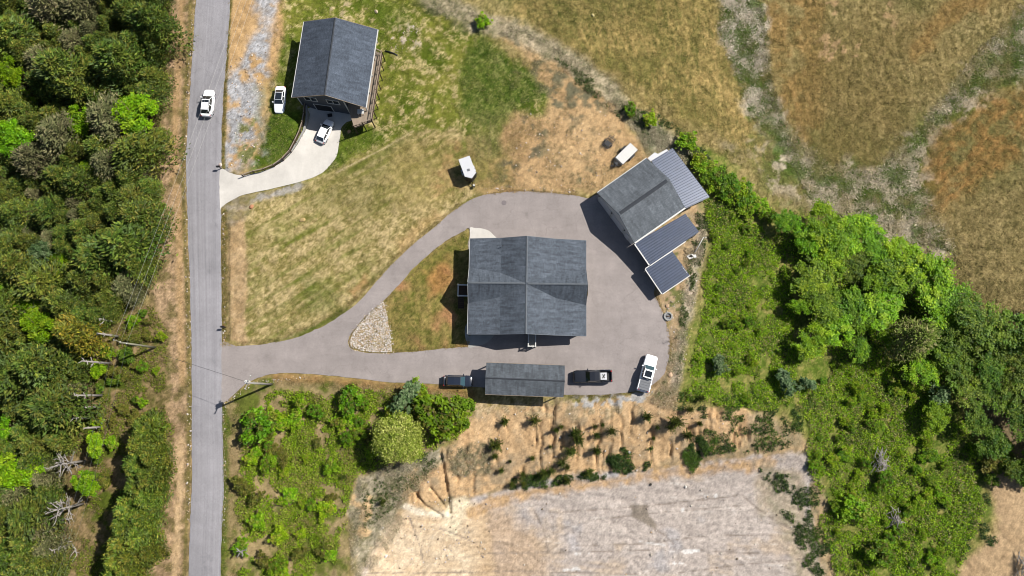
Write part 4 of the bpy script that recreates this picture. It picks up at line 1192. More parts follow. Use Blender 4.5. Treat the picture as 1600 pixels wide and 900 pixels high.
# ------------------------------------------------------------------ carport
CE, CR = 3.0, 3.75
k1, k2, k3, k4 = P(760,566.5,CE), P(882.5,571,CE), P(880.5,620.5,CE), P(758,616,CE)
ra, rb = P(758.5,590.5,CR), P(882.5,595.5,CR)
ctr = (k1 + k2 + k3 + k4) / 4; base = Vector((ctr.x, ctr.y, 0))
cp = empty('carport', base, 0, 'open carport with long grey shingle roof south of the house', 'carport')
rf = roof_obj('roof', [[k4, k3, rb, ra], [ra, rb, k2, k1]], mat_shingle('patchy grey shingles', A4(106, 112, 118), .6, 1.4), cp, base)
ridge_cap('ridge_cap', ra, rb, rf, base, M['cap_dark'], .26)
cx_ = (k2 - k1).normalized(); cy_ = (k1 - k4).normalized()
eave_trim('fascia', [k1 + cy_ * .04, k2 + cy_ * .04], cp, base, M['wood'], .05, .2)
eave_trim('fascia', [k4 - cy_ * .04, k3 - cy_ * .04], cp, base, M['wood'], .05, .2)
for s in (0.02, .34, .66, .98):
    for e0, e1 in ((k1 - cy_ * .3, k2 - cy_ * .3), (k4 + cy_ * .3, k3 + cy_ * .3)):
        p = lerp(e0, e1, s)
        MB().bar(Vector((p.x, p.y, float(hxy(p.x, p.y)) - .2)) - base, Vector((p.x, p.y, CE - .1)) - base, .16, .16).build('post', M['wood'], cp)
for e0, e1 in ((k1 - cy_ * .3, k2 - cy_ * .3), (k4 + cy_ * .3, k3 + cy_ * .3)):
    MB().bar(off(lerp(e0, e1, .01), -.3) - base, off(lerp(e0, e1, .99), -.3) - base, .1, .24).build('beam', M['wood'], cp)
# ------------------------------------------------------------------ vehicles
def loft(stations, n_side=4):
    """stations: (x, half width, z_low, z_top, corner) -> MB of a closed rounded hull along X"""
    mb = MB(); rings = []
    for (x, hw_, z0, z1, r) in stations:
        r = min(r, hw_ * .8, (z1 - z0) * .45)
        ring = []
        for (cy_, cz_, a0) in ((hw_ - r, z1 - r, 0), (-(hw_ - r), z1 - r, 90), (-(hw_ - r * .6), z0 + r * .6, 180), (hw_ - r * .6, z0 + r * .6, 270)):
            rr = r if a0 < 180 else r * .6
            for k in range(n_side):
                a = R(a0 + 90 * k / (n_side - 1))
                ring.append((x, cy_ + rr * math.cos(a), cz_ + rr * math.sin(a)))
        rings.append(ring)
    n = len(rings[0])
    vs = [p for r_ in rings for p in r_]
    fs = [(i * n + k, i * n + (k + 1) % n, (i + 1) * n + (k + 1) % n, (i + 1) * n + k) for i in range(len(rings) - 1) for k in range(n)]
    fs += [tuple(range(n)), tuple(range((len(rings) - 1) * n, len(rings) * n))]
    return mb.add(vs, fs, True)

def inset_quad(q, t, n_off):
    """quad shrunk by t towards its middle and pushed out along its normal"""
    q = [Vector(p) for p in q]
    c = sum(q, Vector()) / 4
    n = (q[1] - q[0]).cross(q[3] - q[0]).normalized()
    if n.dot(c - Vector((c.x * .7, 0, .9))) < 0: n = -n
    return [lerp(p, c, t) + n * n_off for p in q]

def glass_panel(name, q, t, parent, mat=None):
    a = inset_quad(q, t, .012); b = inset_quad(q, t, -.02)
    mb = MB(); mb.add(a + b, [(0, 1, 2, 3), (7, 6, 5, 4), (0, 4, 5, 1), (1, 5, 6, 2), (2, 6, 7, 3), (3, 7, 4, 0)])
    return mb.build(name, mat or M['glass'], parent)

def wheel(parent, x, y, r, wd):
    t = MB().cyl((0, 0, 0), r, wd, 20, 'Y').build('wheel', M['rubber'], parent, loc=(x, y, r), bevel=.03)
    s = 1 if y > 0 else -1
    MB().cyl((0, s * (wd / 2 - .01), 0), r * .66, .05, 16, 'Y').build('rim', M['alloy'], t)
    return t

def car(name, loc, rz, label, L, Wd, paint, belt, roof, x_ws, x_rf, x_rr, x_rw, nose=.72, tail=.8, glass_roof=None, rails=False, pickup=None, ws_mat=None, roof_mat=None, group=None):
    """+X is the front. x_ws/x_rw: base of windscreen / rear window, x_rf/x_rr: front / rear edge of the roof"""
    c = empty(name, loc, rz, label, 'car' if not pickup else 'pickup truck', group)
    h2, w2 = L / 2, Wd / 2
    pm = M[paint]
    if not pickup:
        st = [(-h2, w2 * .72, .42, tail - .1, .12), (-h2 + .1, w2 * .84, .34, tail, .16), (-h2 + .35, w2 * .95, .27, tail + .06, .2), (x_rw, w2 * .99, .24, belt, .2), (x_rr, w2, .22, belt + .02, .2),
              (0, w2, .22, belt + .02, .2), (x_ws * .6, w2, .22, belt, .22), (x_ws, w2 * .99, .22, belt - .02, .26), (lerp(x_ws, h2, .4), w2 * .97, .23, lerp(belt - .02, nose, .35), .28), (h2 - .45, w2 * .92, .25, nose + .04, .26),
              (h2 - .15, w2 * .8, .3, nose - .06, .22), (h2, w2 * .62, .4, nose - .18, .14)]
        loft(st).build('body', pm, c)
    else:
        bx0 = x_rw - .06            # bed starts here, runs back
        st = [(x_rw - .02, w2, .38, belt, .1), (0, w2, .36, belt + .01, .12), (x_ws, w2, .36, belt, .16), (x_ws + .5, w2 * .99, .36, belt - .03, .2), (h2 - .4, w2 * .96, .38, nose + .02, .2), (h2 - .1, w2 * .88, .42, nose - .08, .18), (h2, w2 * .74, .48, nose - .2, .14)]
        loft(st).build('body', pm, c)
        bed = MB()
        bed.box(((bx0 - h2) / 2, 0, .62), (bx0 + h2, Wd * .94, .08))
        bd = bed.build('bed', M['black'] if pickup != 'cover' else pm, c)
        for s in (-1, 1):
            loft([(-h2 + .02, .1, .42, belt - .02, .05), (-h2 + .2, .13, .4, belt, .06), (bx0, .13, .38, belt, .06)]).build('bed_side', pm, c, loc=(0, s * (w2 - .13), 0))
        MB().box((-h2 + .05, 0, .78), (.08, Wd * .8, .5)).build('tailgate', pm, c, bevel=.02)
        MB().box((bx0 - .03, 0, .8), (.06, Wd * .84, .5)).build('bed_front', pm, c)
        MB().box((-h2 - .07, 0, .5), (.16, Wd * .9, .16)).build('bumper', M['alloy'] if paint == 'paint_white' else M['black'], c, bevel=.03)
        if pickup == 'cover':
            for k in range(4):
                x0 = lerp(-h2 + .12, bx0 - .08, k / 4); x1 = lerp(-h2 + .12, bx0 - .08, (k + 1) / 4)
                MB().box(((x0 + x1) / 2, 0, belt + .02), (x1 - x0 - .03, Wd * .84, .05)).build('bed_cover_panel', M['grey_cover'], c, bevel=.012)
    # greenhouse
    wb, wt = w2 * .93, w2 * .70
    zb = belt - .06
    B = [(x_ws, wb * .93, zb), (x_ws, -wb * .93, zb), (x_rw, -wb * .9, zb), (x_rw, wb * .9, zb)]
    T_ = [(x_rf, wt, roof - .03), (x_rf, -wt, roof - .03), (x_rr, -wt, roof - .04), (x_rr, wt, roof - .04)]
    xm = (x_rf + x_rr) / 2
    bm_ = (xm, wb, zb); bm2 = (xm, -wb, zb); tm, tm2 = (xm, wt + .02, roof), (xm, -wt - .02, roof)
    mb = MB()
    vs = B + T_ + [bm_, bm2, tm, tm2]
    mb.add(vs, [(0, 1, 5, 4), (2, 3, 7, 6), (1, 9, 11, 5), (9, 2, 6, 11), (3, 8, 10, 7), (8, 0, 4, 10), (4, 5, 11, 10), (10, 11, 6, 7)])
    cab = mb.build('cabin', pm, c, bevel=.05)
    def up(q): return [Vector((p[0], p[1], max(p[2], belt - .01))) if p[2] < belt else Vector(p) for p in q]
    def sec(b_, t_, f):              # where the cabin side meets the belt line
        return lerp(Vector(b_), Vector(t_), f)
    fb = .12
    q = [sec(B[0], T_[0], fb), sec(B[1], T_[1], fb), Vector(T_[1]), Vector(T_[0])]
    glass_panel('windshield', q, .07, c, ws_mat)
    q = [sec(B[2], T_[2], fb), sec(B[3], T_[3], fb), Vector(T_[3]), Vector(T_[2])]
    glass_panel('rear_window', q, .1, c)
    for s, (b0, t0), (b1, t1), (b2, t2) in ((1, (B[0], T_[0]), (bm_, tm), (B[3], T_[3])), (-1, (B[1], T_[1]), (bm2, tm2), (B[2], T_[2]))):
        glass_panel('side_window', [sec(b0, t0, fb), sec(b1, t1, fb), Vector(t1), Vector(t0)], .1, c)
        glass_panel('side_window', [sec(b1, t1, fb), sec(b2, t2, fb), Vector(t2), Vector(t1)], .1, c)
    if glass_roof:
        x0, x1, f = glass_roof
        MB().box(((x0 + x1) / 2, 0, roof - .005), (x1 - x0, wt * 2 * f, .03)).build('sunroof', M['glass'], c, bevel=.012)
    if rails:
        for s in (-1, 1):
            MB().bar((x_rf - .15, s * wt * .92, roof + .02), (x_rr + .1, s * wt * .92, roof + .02), .05, .05).build('roof_rail', M['dark_metal'], c)
    r = .34 if not pickup else .4
    for x in (h2 - .95, -h2 + (.9 if not pickup else 1.15)):
        for s in (-1, 1):
            wheel(c, x, s * (w2 - .1), r, .23)
    for s in (-1, 1):
        MB().box((h2 - .34, s * w2 * .66, nose - .1), (.3, .26, .12), rotz(-s * .5)).build('headlight', M['lamp_clear'] if paint == 'paint_white' else M['glass_blue'], c, bevel=.03)
        MB().box((-h2 + .1, s * w2 * .74, (tail if not pickup else belt) - .12), (.14, .22, .18 if not pickup else .3)).build('taillight', M['lamp_red'], c, bevel=.02)
        mr = MB(); mr.box((x_ws - .38, s * (w2 + .1), belt + .05), (.14, .24, .16)); mr.bar((x_ws - .38, s * (w2 - .1), belt), (x_ws - .38, s * (w2 + .04), belt + .02), .08, .05)
        mr.build('mirror', pm, c, bevel=.02)
    return c

def heading(px0, px1):
    """rotation for something whose front points from px0 to px1 in the photo"""
    a, b = P(*px0), P(*px1)
    return math.atan2(b.y - a.y, b.x - a.x)

def gpos(px, py, z=.8):
    x, y = base_px(px, py, z)
    return Vector((x, y, float(hxy(x, y))))

# white crossover driving north on the road
p = gpos(324.5, 161); p.z += .045
car('suv', p, heading((322,186), (327.5,138)), 'white crossover driving along the grey road beside the woods', 4.8, 1.92, 'paint_white', 1.02, 1.66, 1.25, .3, -1.5, -2.1, .92, 1.02, (-.25, .18, .8), True)
# white sedan on the grass west of the north house
p = gpos(437, 155.5)
car('sedan', p, heading((439.5,133), (434.5,177)), 'white sedan with black glass roof parked on grass by north house', 4.7, 1.84, 'paint_white', .95, 1.44, .98, .3, -1.0, -1.75, .74, .92, (-.95, .28, .86))
# white hatchback on the concrete drive
p = gpos(507.5, 205); p.z += .05
car('hatchback', p, heading((499,223), (516,187)), 'white hatchback on the concrete drive facing the garage door', 4.35, 1.78, 'paint_white', .98, 1.52, 1.18, .25, -1.4, -1.95, .8, .95)
# white pickup with grey bed cover
p = gpos(1011.5, 583); p.z += .03
car('pickup_truck', p, heading((1004,611), (1019,556)), 'white pickup truck with grey bed cover at the driveway edge', 5.85, 2.02, 'paint_white', 1.18, 1.88, 1.3, .5, -.85, -1.02, 1.12, 1.1, (-.65, .3, .78), False, 'cover', M['glass_blue'])
# black pickup with open bed
p = gpos(925.5, 588); p.z += .03
car('pickup_truck', p, heading((955,587.5), (897,588.5)), 'black pickup truck with open bed just east of the carport', 6.1, 2.0, 'paint_black', 1.2, 1.9, 1.15, .5, -1.05, -1.2, 1.15, 1.1, None, False, 'open')
bx = empty('cargo_box', p + Vector((1.75, .0, .66)), .03, 'white box with dark handle in the black pickup bed', 'box')
MB().box((0, 0, .2), (.95, 1.1, .4)).build('box_body', M['white_panel'], bx, bevel=.03)
MB().box((0, 0, .43), (1.0, 1.15, .06)).build('lid', M['white_panel'], bx, bevel=.02)
MB().bar((-.2, -.3, .48), (.2, .3, .48), .16, .06).bar((-.2, .3, .481), (.2, -.3, .481), .1, .05).build('handle', M['black'], bx)
# dark crossover nosing under the carport
p = gpos(716, 595.5); p.z += .03
car('suv', p, heading((695,595.5), (738,596.5)), 'dark crossover parked on the driveway at the carport west end', 4.7, 1.86, 'paint_navy', 1.0, 1.62, 1.2, .4, -1.6, -2.05, .9, 1.0, None, True, None, M['glass_blue'])

# ------------------------------------------------------------------ trailers
p = gpos(732, 267, 1.0)
rz = heading((727,252), (739,284))
t = empty('cargo_trailer', p, rz, 'white enclosed cargo trailer with black v nose on the lawn', 'trailer')
mb = MB(); body = [(-1.9, -.95), (1.2, -.95), (1.85, 0), (1.2, .95), (-1.9, .95)]
mb.prism(body, .55, 2.35); mb.build('body', M['white_panel'], t, bevel=.04)
mb = MB(); mb.prism([(-1.92, -.97), (1.2, -.97), (1.87, 0), (1.2, .97), (-1.92, .97)], 2.35, 2.42); mb.build('roof', M['white_panel'], t)
for s in (-1, 1):
    MB().bar((1.24, s * .96, 1.45), (1.9, s * .04, 1.45), .05, 1.7).build('nose_panel', M['black'], t)
    f = MB().box((-.2, s * 1.06, .62), (1.0, .24, .08)).build('fender', M['white_panel'], t, bevel=.02)
    wheel(t, -.2, s * 1.06, .34, .2)
    MB().bar((1.7, s * .5, .48), (2.9, s * .03, .48), .08, .1).build('tongue', M['black'], t)
MB().cyl((2.75, 0, .55), .1, .5, 10).build('jack', M['dark_metal'], t)
MB().cyl((2.55, .0, .62), .17, .3, 12).build('gas_bottle', M['trim'], t, bevel=.03)
MB().box((.35, 0, 2.46), (.4, .4, .08)).build('roof_vent', M['grey_cover'], t, bevel=.02)
MB().box((1.0, 1.0, 1.5), (.05, .3, .5)).build('side_vent', M['grey_cover'], t)

p = gpos(977, 242, .7)
rz = heading((992,227), (956,262))
t = empty('flatbed_trailer', p, rz, 'pale decked open utility trailer with black drawbar beside the garage', 'trailer')
MB().box((-.35, 0, .62), (3.6, 1.75, .1)).build('deck', M['wood_white'] if 'wood_white' in M else M['trim'], t)
for s in (-1, 1):
    MB().bar((-2.17, s * .9, .62), (1.45, s * .9, .62), .06, .16).build('side_rail', M['dark_metal'], t)
    MB().box((-.6, s * 1.08, .74), (1.1, .26, .05)).build('fender', M['black'], t)
    wheel(t, -.9, s * 1.07, .33, .2); wheel(t, -.15, s * 1.07, .33, .2)
    MB().bar((1.45, s * .8, .58), (2.9, s * .04, .58), .1, .12).build('tongue', M['black'], t)
MB().box((1.62, 0, .66), (.3, 1.7, .12)).build('front_frame', M['black'], t)
MB().box((2.15, 0, .68), (.5, .5, .25)).build('tool_box', M['dark_metal'], t, bevel=.02)
MB().cyl((2.6, .12, .65), .07, .7, 8).build('jack', M['dark_metal'], t)

p = gpos(951, 222.5, .5)
t = empty('metal_cart', p, heading((946,229), (956,217)), 'small black metal frame cart on bare ground near the trailer', 'cart')
for s in (-1, 1):
    MB().bar((-1.0, s * .6, .5), (1.0, s * .6, .5), .08, .08).build('side_rail', M['black'], t)
    wheel(t, -.1, s * .72, .25, .15)
for k in range(6):
    MB().bar((-.95 + .38 * k, -.6, .46), (-.95 + .38 * k, .6, .46), .12, .04).build('cross_bar', M['dark_metal'], t)
MB().box((-.25, 0, .5), (.9, .9, .06)).build('floor_plate', M['black'], t)
MB().bar((1.0, 0, .45), (1.7, 0, .42), .08, .08).build('tongue', M['black'], t)
for s in (-1, 1):
    MB().bar((1.0, s * .6, .5), (1.0, s * .6, 1.0), .06, .06).build('upright', M['black'], t)
MB().bar((1.0, -.6, 1.0), (1.0, .6, 1.0), .06, .06).build('top_bar', M['black'], t)

# ------------------------------------------------------------------ poles and wires
def utility_pole(base_p, hgt, mat, label, arm_dir, trans=False):
    o = empty('utility_pole', base_p, 0, label, 'utility pole')
    MB().tube([(0, 0, -.4), (0, 0, hgt * .5), (0, 0, hgt)], [.19, .16, .12], 10).build('pole_shaft', mat, o)
    a = Vector((math.cos(arm_dir), math.sin(arm_dir), 0))
    MB().bar(a * -1.1 + Vector((0, .1, hgt - .35)), a * 1.1 + Vector((0, .1, hgt - .35)), .1, .12).build('cross_arm', mat, o)
    for k in (-1, 0, 1):
        MB().cyl(a * k + Vector((0, .1, hgt - .2)), .06, .2, 8).build('insulator', M['trim'], o)
    if trans:
        t_ = MB().cyl((-.45, .15, hgt - 1.2), .3, .95, 14).build('transformer', M['trim'], o, bevel=.04)
        MB().bar((-.2, .1, hgt - 1.2), (0, 0, hgt - 1.2), .08, .12).build('bracket', M['dark_metal'], t_)
        MB().cyl((-.5, .15, hgt - .62), .05, .22, 8).build('bushing', M['grey_cover'], t_)
    return o
b1 = P(424.5, 600.5); b2 = P(242.5, 543)
utility_pole(b1, 10.2, M['pole'], 'grey utility pole with white transformer at the driveway mouth', R(70), True)
utility_pole(b2, 10.2, M['pole_green'], 'tall wooden utility pole in the cleared strip by the woods', R(-15))
def wire(a, b, sag, r=.02, label='', group=None, mat=None):
    a, b = Vector(a), Vector(b)
    pts = [lerp(a, b, k / 24) - Vector((0, 0, sag * 4 * (k / 24) * (1 - k / 24))) for k in range(25)]
    o = MB().tube(pts, r, 4).build('power_line', mat or M['wire'])
    return tag(o, label, 'power line', group)
t2 = b2 + Vector((0, .1, 9.95))
arm2 = Vector((math.cos(R(-15)), math.sin(R(-15)), 0))
far_n = P(470, -255, 10.0); far_s = P(60, 990, 7.0)
nm = ('westernmost', 'middle', 'easternmost')
for i, k in enumerate((-1, 0, 1)):
    wire(t2 + arm2 * k, far_n + arm2 * k * .9, 1.2, .012, f'{nm[i]} of three pale wires running north above the road', 'wires along the road north of the pole')
    wire(t2 + arm2 * k, far_s + arm2 * k * .9, 1.2, .008, f'{nm[i]} of three thin wires running south over the woods', 'wires south of the woodland pole', M['grey_cover'])
wire(b2 + Vector((0, 0, 9.0)), b1 + Vector((0, 0, 9.4)), .5, .022, 'thin dark wire crossing the road between the two poles', None, M['dark_metal'])

# ------------------------------------------------------------------ small things round the yard
def mailbox(px, py, label):
    p = P(px, py)
    o = empty('mailbox', p, R(4), label, 'mailbox')
    MB().bar((0, 0, -.2), (0, 0, 1.0), .12, .12).build('post', M['wood_dark'], o)
    MB().cyl((-.1, 0, 1.18), .15, .55, 12, 'X').box((-.1, 0, 1.08), (.55, .3, .2)).build('letter_box', M['black'], o, bevel=.01)
    MB().box((.1, .18, 1.25), (.04, .03, .2)).build('flag', M['lamp_red'], o)
    return o
mailbox(353, 511.5, 'black mailbox on a post by the long driveway mouth')
mailbox(346, 263.5, 'black mailbox beside the concrete driveway at the road')
p = P(1043.5, 494.5)
o = empty('fire_pit', p, 0, 'round pale block fire pit east of the asphalt driveway', 'fire pit')
blk = None
for k in range(14):
    a = 2 * math.pi * k / 14
    if blk is None:
        b_ = MB().box((0, 0, .16), (.26, .27, .36)).build('block', M['concrete_grey'], o, bevel=.03); blk = b_
    else:
        b_ = blk.copy(); COL.objects.link(b_)
    b_.location = (.6 * math.cos(a), .6 * math.sin(a), 0); b_.rotation_euler = (0, 0, a)
MB().cyl((0, 0, .06), .48, .08, 14).build('ash_bed', M['grey_cover'], o)
for k in range(3):
    MB().tube([(-.25, .1 * k - .1, .14), (.28, .12 - .08 * k, .2)], .05, 6).build('log', M['bark'], o)

p = P(1084, 397)
o = empty('lamp_post', p, 0, 'thin white leaning pole with hooked tip on a concrete lump', 'pole')
tip = P(1099.5, 370.5, p.z + 1.2) - p
MB().tube([(0, 0, 0), tip * .5 + Vector((0, 0, .1)), tip], [.09, .07, .06], 8).build('pole_shaft', M['trim'], o)
MB().tube([tip, tip + Vector((.45, -.05, .05))], [.06, .05], 8).build('hook', M['trim'], o)
rr = random.Random(5)
mb = MB()
for k in range(9):
    a = rr.uniform(0, 6.28); d_ = rr.uniform(0, .7)
    mb.box((-.5 + d_ * math.cos(a), -.35 + .5 * d_ * math.sin(a), .08), (rr.uniform(.4, .9), rr.uniform(.25, .5), .3), rotz(rr.uniform(0, 3)))
mb.build('concrete_foot', M['trim'], o, bevel=.06)

p = P(1052, 530)
o = empty('sapling', p, 0, 'thin bare sapling at the driveway east rim', 'sapling')
MB().tube([(0, 0, 0), (.05, 0, 1.1), (.02, .06, 2.3)], [.06, .04, .015], 6).build('trunk', M['bark'], o)
for k in range(7):
    a = k * 2.4
    MB().tube([(.04, 0, .9 + .2 * k), (.5 * math.cos(a), .5 * math.sin(a), 1.15 + .2 * k)], [.025, .01], 5).build('branch', M['bark'], o)

o = MB().cyl((0, 0, 0), .42, .03, 24).build('manhole_cover', mat_noise('worn iron cover', A4(140, 130, 130), [(6, (1, 1, 1), .8, 1.15)], .7, .3), None, loc=P(787.5, 317) + Vector((0, 0, .04)))
tag(o, 'round grey manhole cover in the driveway north bend', 'manhole cover')
pts = [P(602, 80), P(609, 81.5), P(616, 84), P(621, 87)]
o = MB().tube([q_ + Vector((0, 0, .1)) for q_ in pts], .13, 8).build('drain_pipe', M['black']); tag(o, 'black corrugated drain pipe curving over the lawn', 'pipe')

def boulder(px, py, r, col, label, seed, group=None):
    bm = bmesh.new(); bmesh.ops.create_icosphere(bm, subdivisions=2, radius=1)
    g = random.Random(seed)
    k = [Vector((g.uniform(-1, 1), g.uniform(-1, 1), g.uniform(-1, 1))).normalized() for _ in range(9)]
    for v in bm.verts:
        for d_ in k:
            t_ = v.co.dot(d_)
            if t_ > .72: v.co -= d_ * (t_ - .72)
        v.co = Vector((v.co.x * r, v.co.y * r * .8, v.co.z * r * .6))
    me = bpy.data.meshes.new('boulder'); bm.to_mesh(me); bm.free()
    me.materials.append(mat_noise('boulder stone', A4(*col), [(2.5, (1, 1, 1), .8, 1.15)], .9, .2))
    p = P(px, py); p.z = float(gz(p.x, p.y)) + r * .2
    o = link('boulder', me, None, p); o.rotation_euler = (0, 0, g.uniform(0, 6))
    return tag(o, label, 'boulder', group)
for k, (px, py, r, col, lab) in enumerate([
    (588, 18, .42, (226, 206, 170), 'pale boulder on the lawn north of the charcoal house'),
    (545.5, 206, .38, (220, 176, 136), 'pinkish boulder by the concrete drive and the deck'),
    (393, 323.5, .5, (208, 150, 112), 'rusty boulder south of the concrete drive mouth'),
    (472.5, 343.5, .55, (206, 178, 122), 'flat tan boulder in the middle of the big lawn'),
    (926.5, 24, .35, (216, 200, 140), 'pale yellow boulder alone in the hay field'),
    (1017, 867, .3, (208, 196, 180), 'small pale boulder on the graded pit floor'),
    (1071, 760.5, .3, (240, 234, 224), 'white boulder on the yellow pit track'),
    (1016.5, 757, .25, (70, 66, 60), 'small dark boulder on the yellow pit track'),
    (345, 257.5, .35, (232, 214, 200), 'pale boulder by the concrete driveway mailbox'),
    (983, 706.5, .28, (236, 230, 220), 'small white boulder at the foot of the cut slope'),
    (1043, 478, .4, (222, 186, 150), 'tan boulder north of the fire pit'),
    (1047, 586, .5, (224, 190, 156), 'tan boulder east of the white pickup'),
    (603, 869, .35, (250, 244, 236), 'white boulder on the pale side of the pit'),
    (875, 684, .28, (240, 232, 222), 'white boulder between cedar seedlings on the cut slope')]):
    boulder(px, py, r, col, lab, 40 + k)

# white river rock bed (far more stones than anyone could count)
def scatter_in(poly, n, rng, pad=0):
    pts = np.array(poly, float); lo, hi = pts.min(0), pts.max(0)
    out_u, out_v = np.zeros(0), np.zeros(0)
    while len(out_u) < n:
        u = rng.uniform(lo[0], hi[0], n * 2); v = rng.uniform(lo[1], hi[1], n * 2)
        d = sdf(u, v, poly)
        u, v = u[d > pad], v[d > pad]
        out_u, out_v = np.append(out_u, u), np.append(out_v, v)
    return out_u[:n], out_v[:n]
def to_world(u, v):
    z = h_img(u, v); dx, dy = (u - 800) / F, (450 - v) / F
    d2 = sT * dy - cT
    s = (H - z) / -d2
    return dx * s, (cT * dy + sT) * s, z
ico = bmesh.new(); bmesh.ops.create_icosphere(ico, subdivisions=1, radius=1)
iv = np.array([v.co[:] for v in ico.verts]); ifc = np.array([[v.index for v in f.verts] for f in ico.faces]); ico.free()
def stones(name, x, y, z, size, cols, rng, label, parent=None):
    n = len(x)
    jit = 1 + rng.uniform(-.28, .28, (n, len(iv), 1))
    a = rng.uniform(0, 6.28, n); c, s = np.cos(a), np.sin(a)
    v = iv[None] * jit * np.stack([size, size * rng.uniform(.6, .9, n), size * .55], 1)[:, None, :]
    v = np.stack([v[..., 0] * c[:, None] - v[..., 1] * s[:, None], v[..., 0] * s[:, None] + v[..., 1] * c[:, None], v[..., 2]], -1)
    v += np.stack([x, y, z], 1)[:, None, :]
    f = (ifc[None] + (np.arange(n) * len(iv))[:, None, None]).reshape(-1)
    me = bpy.data.meshes.new(name)
    me.vertices.add(n * len(iv)); me.vertices.foreach_set('co', v.astype(np.float32).ravel())
    me.loops.add(len(f)); me.loops.foreach_set('vertex_index', f.astype(np.int32))
    me.polygons.add(len(f) // 3); me.polygons.foreach_set('loop_start', np.arange(0, len(f), 3, dtype=np.int32))
    me.update(calc_edges=True)
    at = me.color_attributes.new('Col', 'FLOAT_COLOR', 'POINT')
    cc = np.ones((n, len(iv), 4), np.float32); cc[..., :3] = cols[:, None, :]
    at.data.foreach_set('color', cc.ravel())
    me.materials.append(M['stone'])
    return tag(link(name, me), label, kind='stuff')
u, v = scatter_in(ROCKS, 3200, RNG)
u2, v2 = scatter_in([(541,534),(550,515),(575,487),(601,467),(606,476),(611,505),(616,530),(617,554),(580,553),(563,551),(546,547)], 330, RNG)
u, v = np.append(u, u2), np.append(v, v2)
x, y, z = to_world(u, v)
pal = np.array([A(250, 244, 236), A(240, 228, 210), A(225, 200, 168), A(196, 184, 172), A(255, 250, 246), A(216, 184, 148), A(170, 162, 152)])
stones('river_rock', x, y, z + .06, RNG.uniform(.05, .13, len(x)), pal[RNG.integers(0, 7, len(x))] * RNG.uniform(.9, 1.2, (len(x), 1)), RNG, 'bed of white river rock in the driveway fork')
cx_r, cy_r = [], []
for poly, n in ((SLOPE, 160), (PITF, 330), ([(1040,480),(1105,380),(1090,460),(1065,600),(1050,560)], 260), ([(560,880),(620,790),(740,770),(760,870),(640,900)], 260), ([(605,55),(650,40),(660,75),(615,85)], 90), ([(355,100),(420,60),(405,260),(355,262)], 260), ([(800,180),(950,170),(960,290),(800,290)], 160), ([(291,250),(297,420),(300,640),(297,830),(291,830),(293,640),(290,420),(285,250)], 220), ([(347,330),(348,536),(352,536),(351,330)], 90), ([(348,640),(350,750),(348,850),(352,850),(354,750),(352,640)], 90), ([(306,0),(298,130),(291,250),(286,250),(292,130),(300,0)], 140), ([(735,305),(790,297),(905,304),(905,296),(790,289),(732,297)], 60), ([(346,634),(392,596),(480,586),(480,591),(394,602),(350,640)], 90)):
    u, v = scatter_in(poly, n, RNG); x, y, z = to_world(u, v); cx_r.append(x); cy_r.append(y)
x, y = np.concatenate(cx_r), np.concatenate(cy_r)
pal = np.array([A(238, 226, 210), A(214, 186, 150), A(186, 170, 158), A(150, 132, 112), A(225, 214, 206)])
stones('rubble', x, y, gz(x, y) + .02, RNG.uniform(.04, .11, len(x)) * RNG.choice([1, 1, 1, 2.0], len(x)), pal[RNG.integers(0, 5, len(x))], RNG, 'scattered small stones on bare ground and pit')
# ------------------------------------------------------------------ trees
def rot_leaves(parts):
    return np.concatenate([p[0] for p in parts]), np.concatenate([p[1] for p in parts])

CEDAR_COL = np.array([A(112, 130, 46), A(94, 118, 42), A(126, 136, 50), A(106, 124, 66), A(86, 108, 38), A(140, 140, 60)]) * 1.08
def cedar_mesh(seed, Rr, Ht, dens=1.0, tint=(1, 1, 1), gap=.0, col=None):
    rng = np.random.default_rng(seed)
    nb = int(185 * dens)
    Cs, Ts, hl, hw_, cl = [], [], [], [], []
    palette = CEDAR_COL if col is None else col
    lobes = rng.uniform(.78, 1.15, 9)
    for k in range(nb):
        t = ((k + rng.random()) / nb) ** .85
        az = k * 2.39996 + rng.uniform(-.4, .4)
        lob = lobes[int((az % 6.283) / 6.284 * 9)]
        r = Rr * lob * (1 - t ** 1.6) ** .75 * rng.uniform(.75, 1.12) + .25
        z0 = Ht * (.12 + .85 * t)
        up = .30 + .9 * t
        ns = max(4, int((7 + 16 * r / Rr) * dens ** .3))
        s = np.sqrt(rng.random(ns)) * .95 + .08
        d = np.array([math.cos(az), math.sin(az)])
        lat = rng.normal(0, .17, ns) * r * (.4 + s)
        px = d[0] * r * s - d[1] * lat; py = d[1] * r * s + d[0] * lat
        pz = z0 + r * s * up * .55 - .12 * r * s * s + rng.normal(0, .14, ns)
        Cs.append(np.stack([px, py, pz], 1))
        ang = az + rng.normal(0, .55, ns)
        Ts.append(np.stack([np.cos(ang), np.sin(ang), rng.normal(.45, .35, ns)], 1))
        hl.append(rng.uniform(.15, .36, ns)); hw_.append(rng.uniform(.05, .11, ns))
        c = palette[rng.integers(0, len(palette))] * rng.uniform(.75, 1.3)
        cl.append(c[None] * rng.uniform(.75, 1.3, (ns, 1)) * np.array(tint))
    Cc, Tt = np.concatenate(Cs), np.concatenate(Ts)
    q = leaf_quads(Cc, Tt, np.concatenate(hl), np.concatenate(hw_), rng, .9)
    return mesh_quads('cedar_crown', q, np.concatenate(cl), M['needle'])

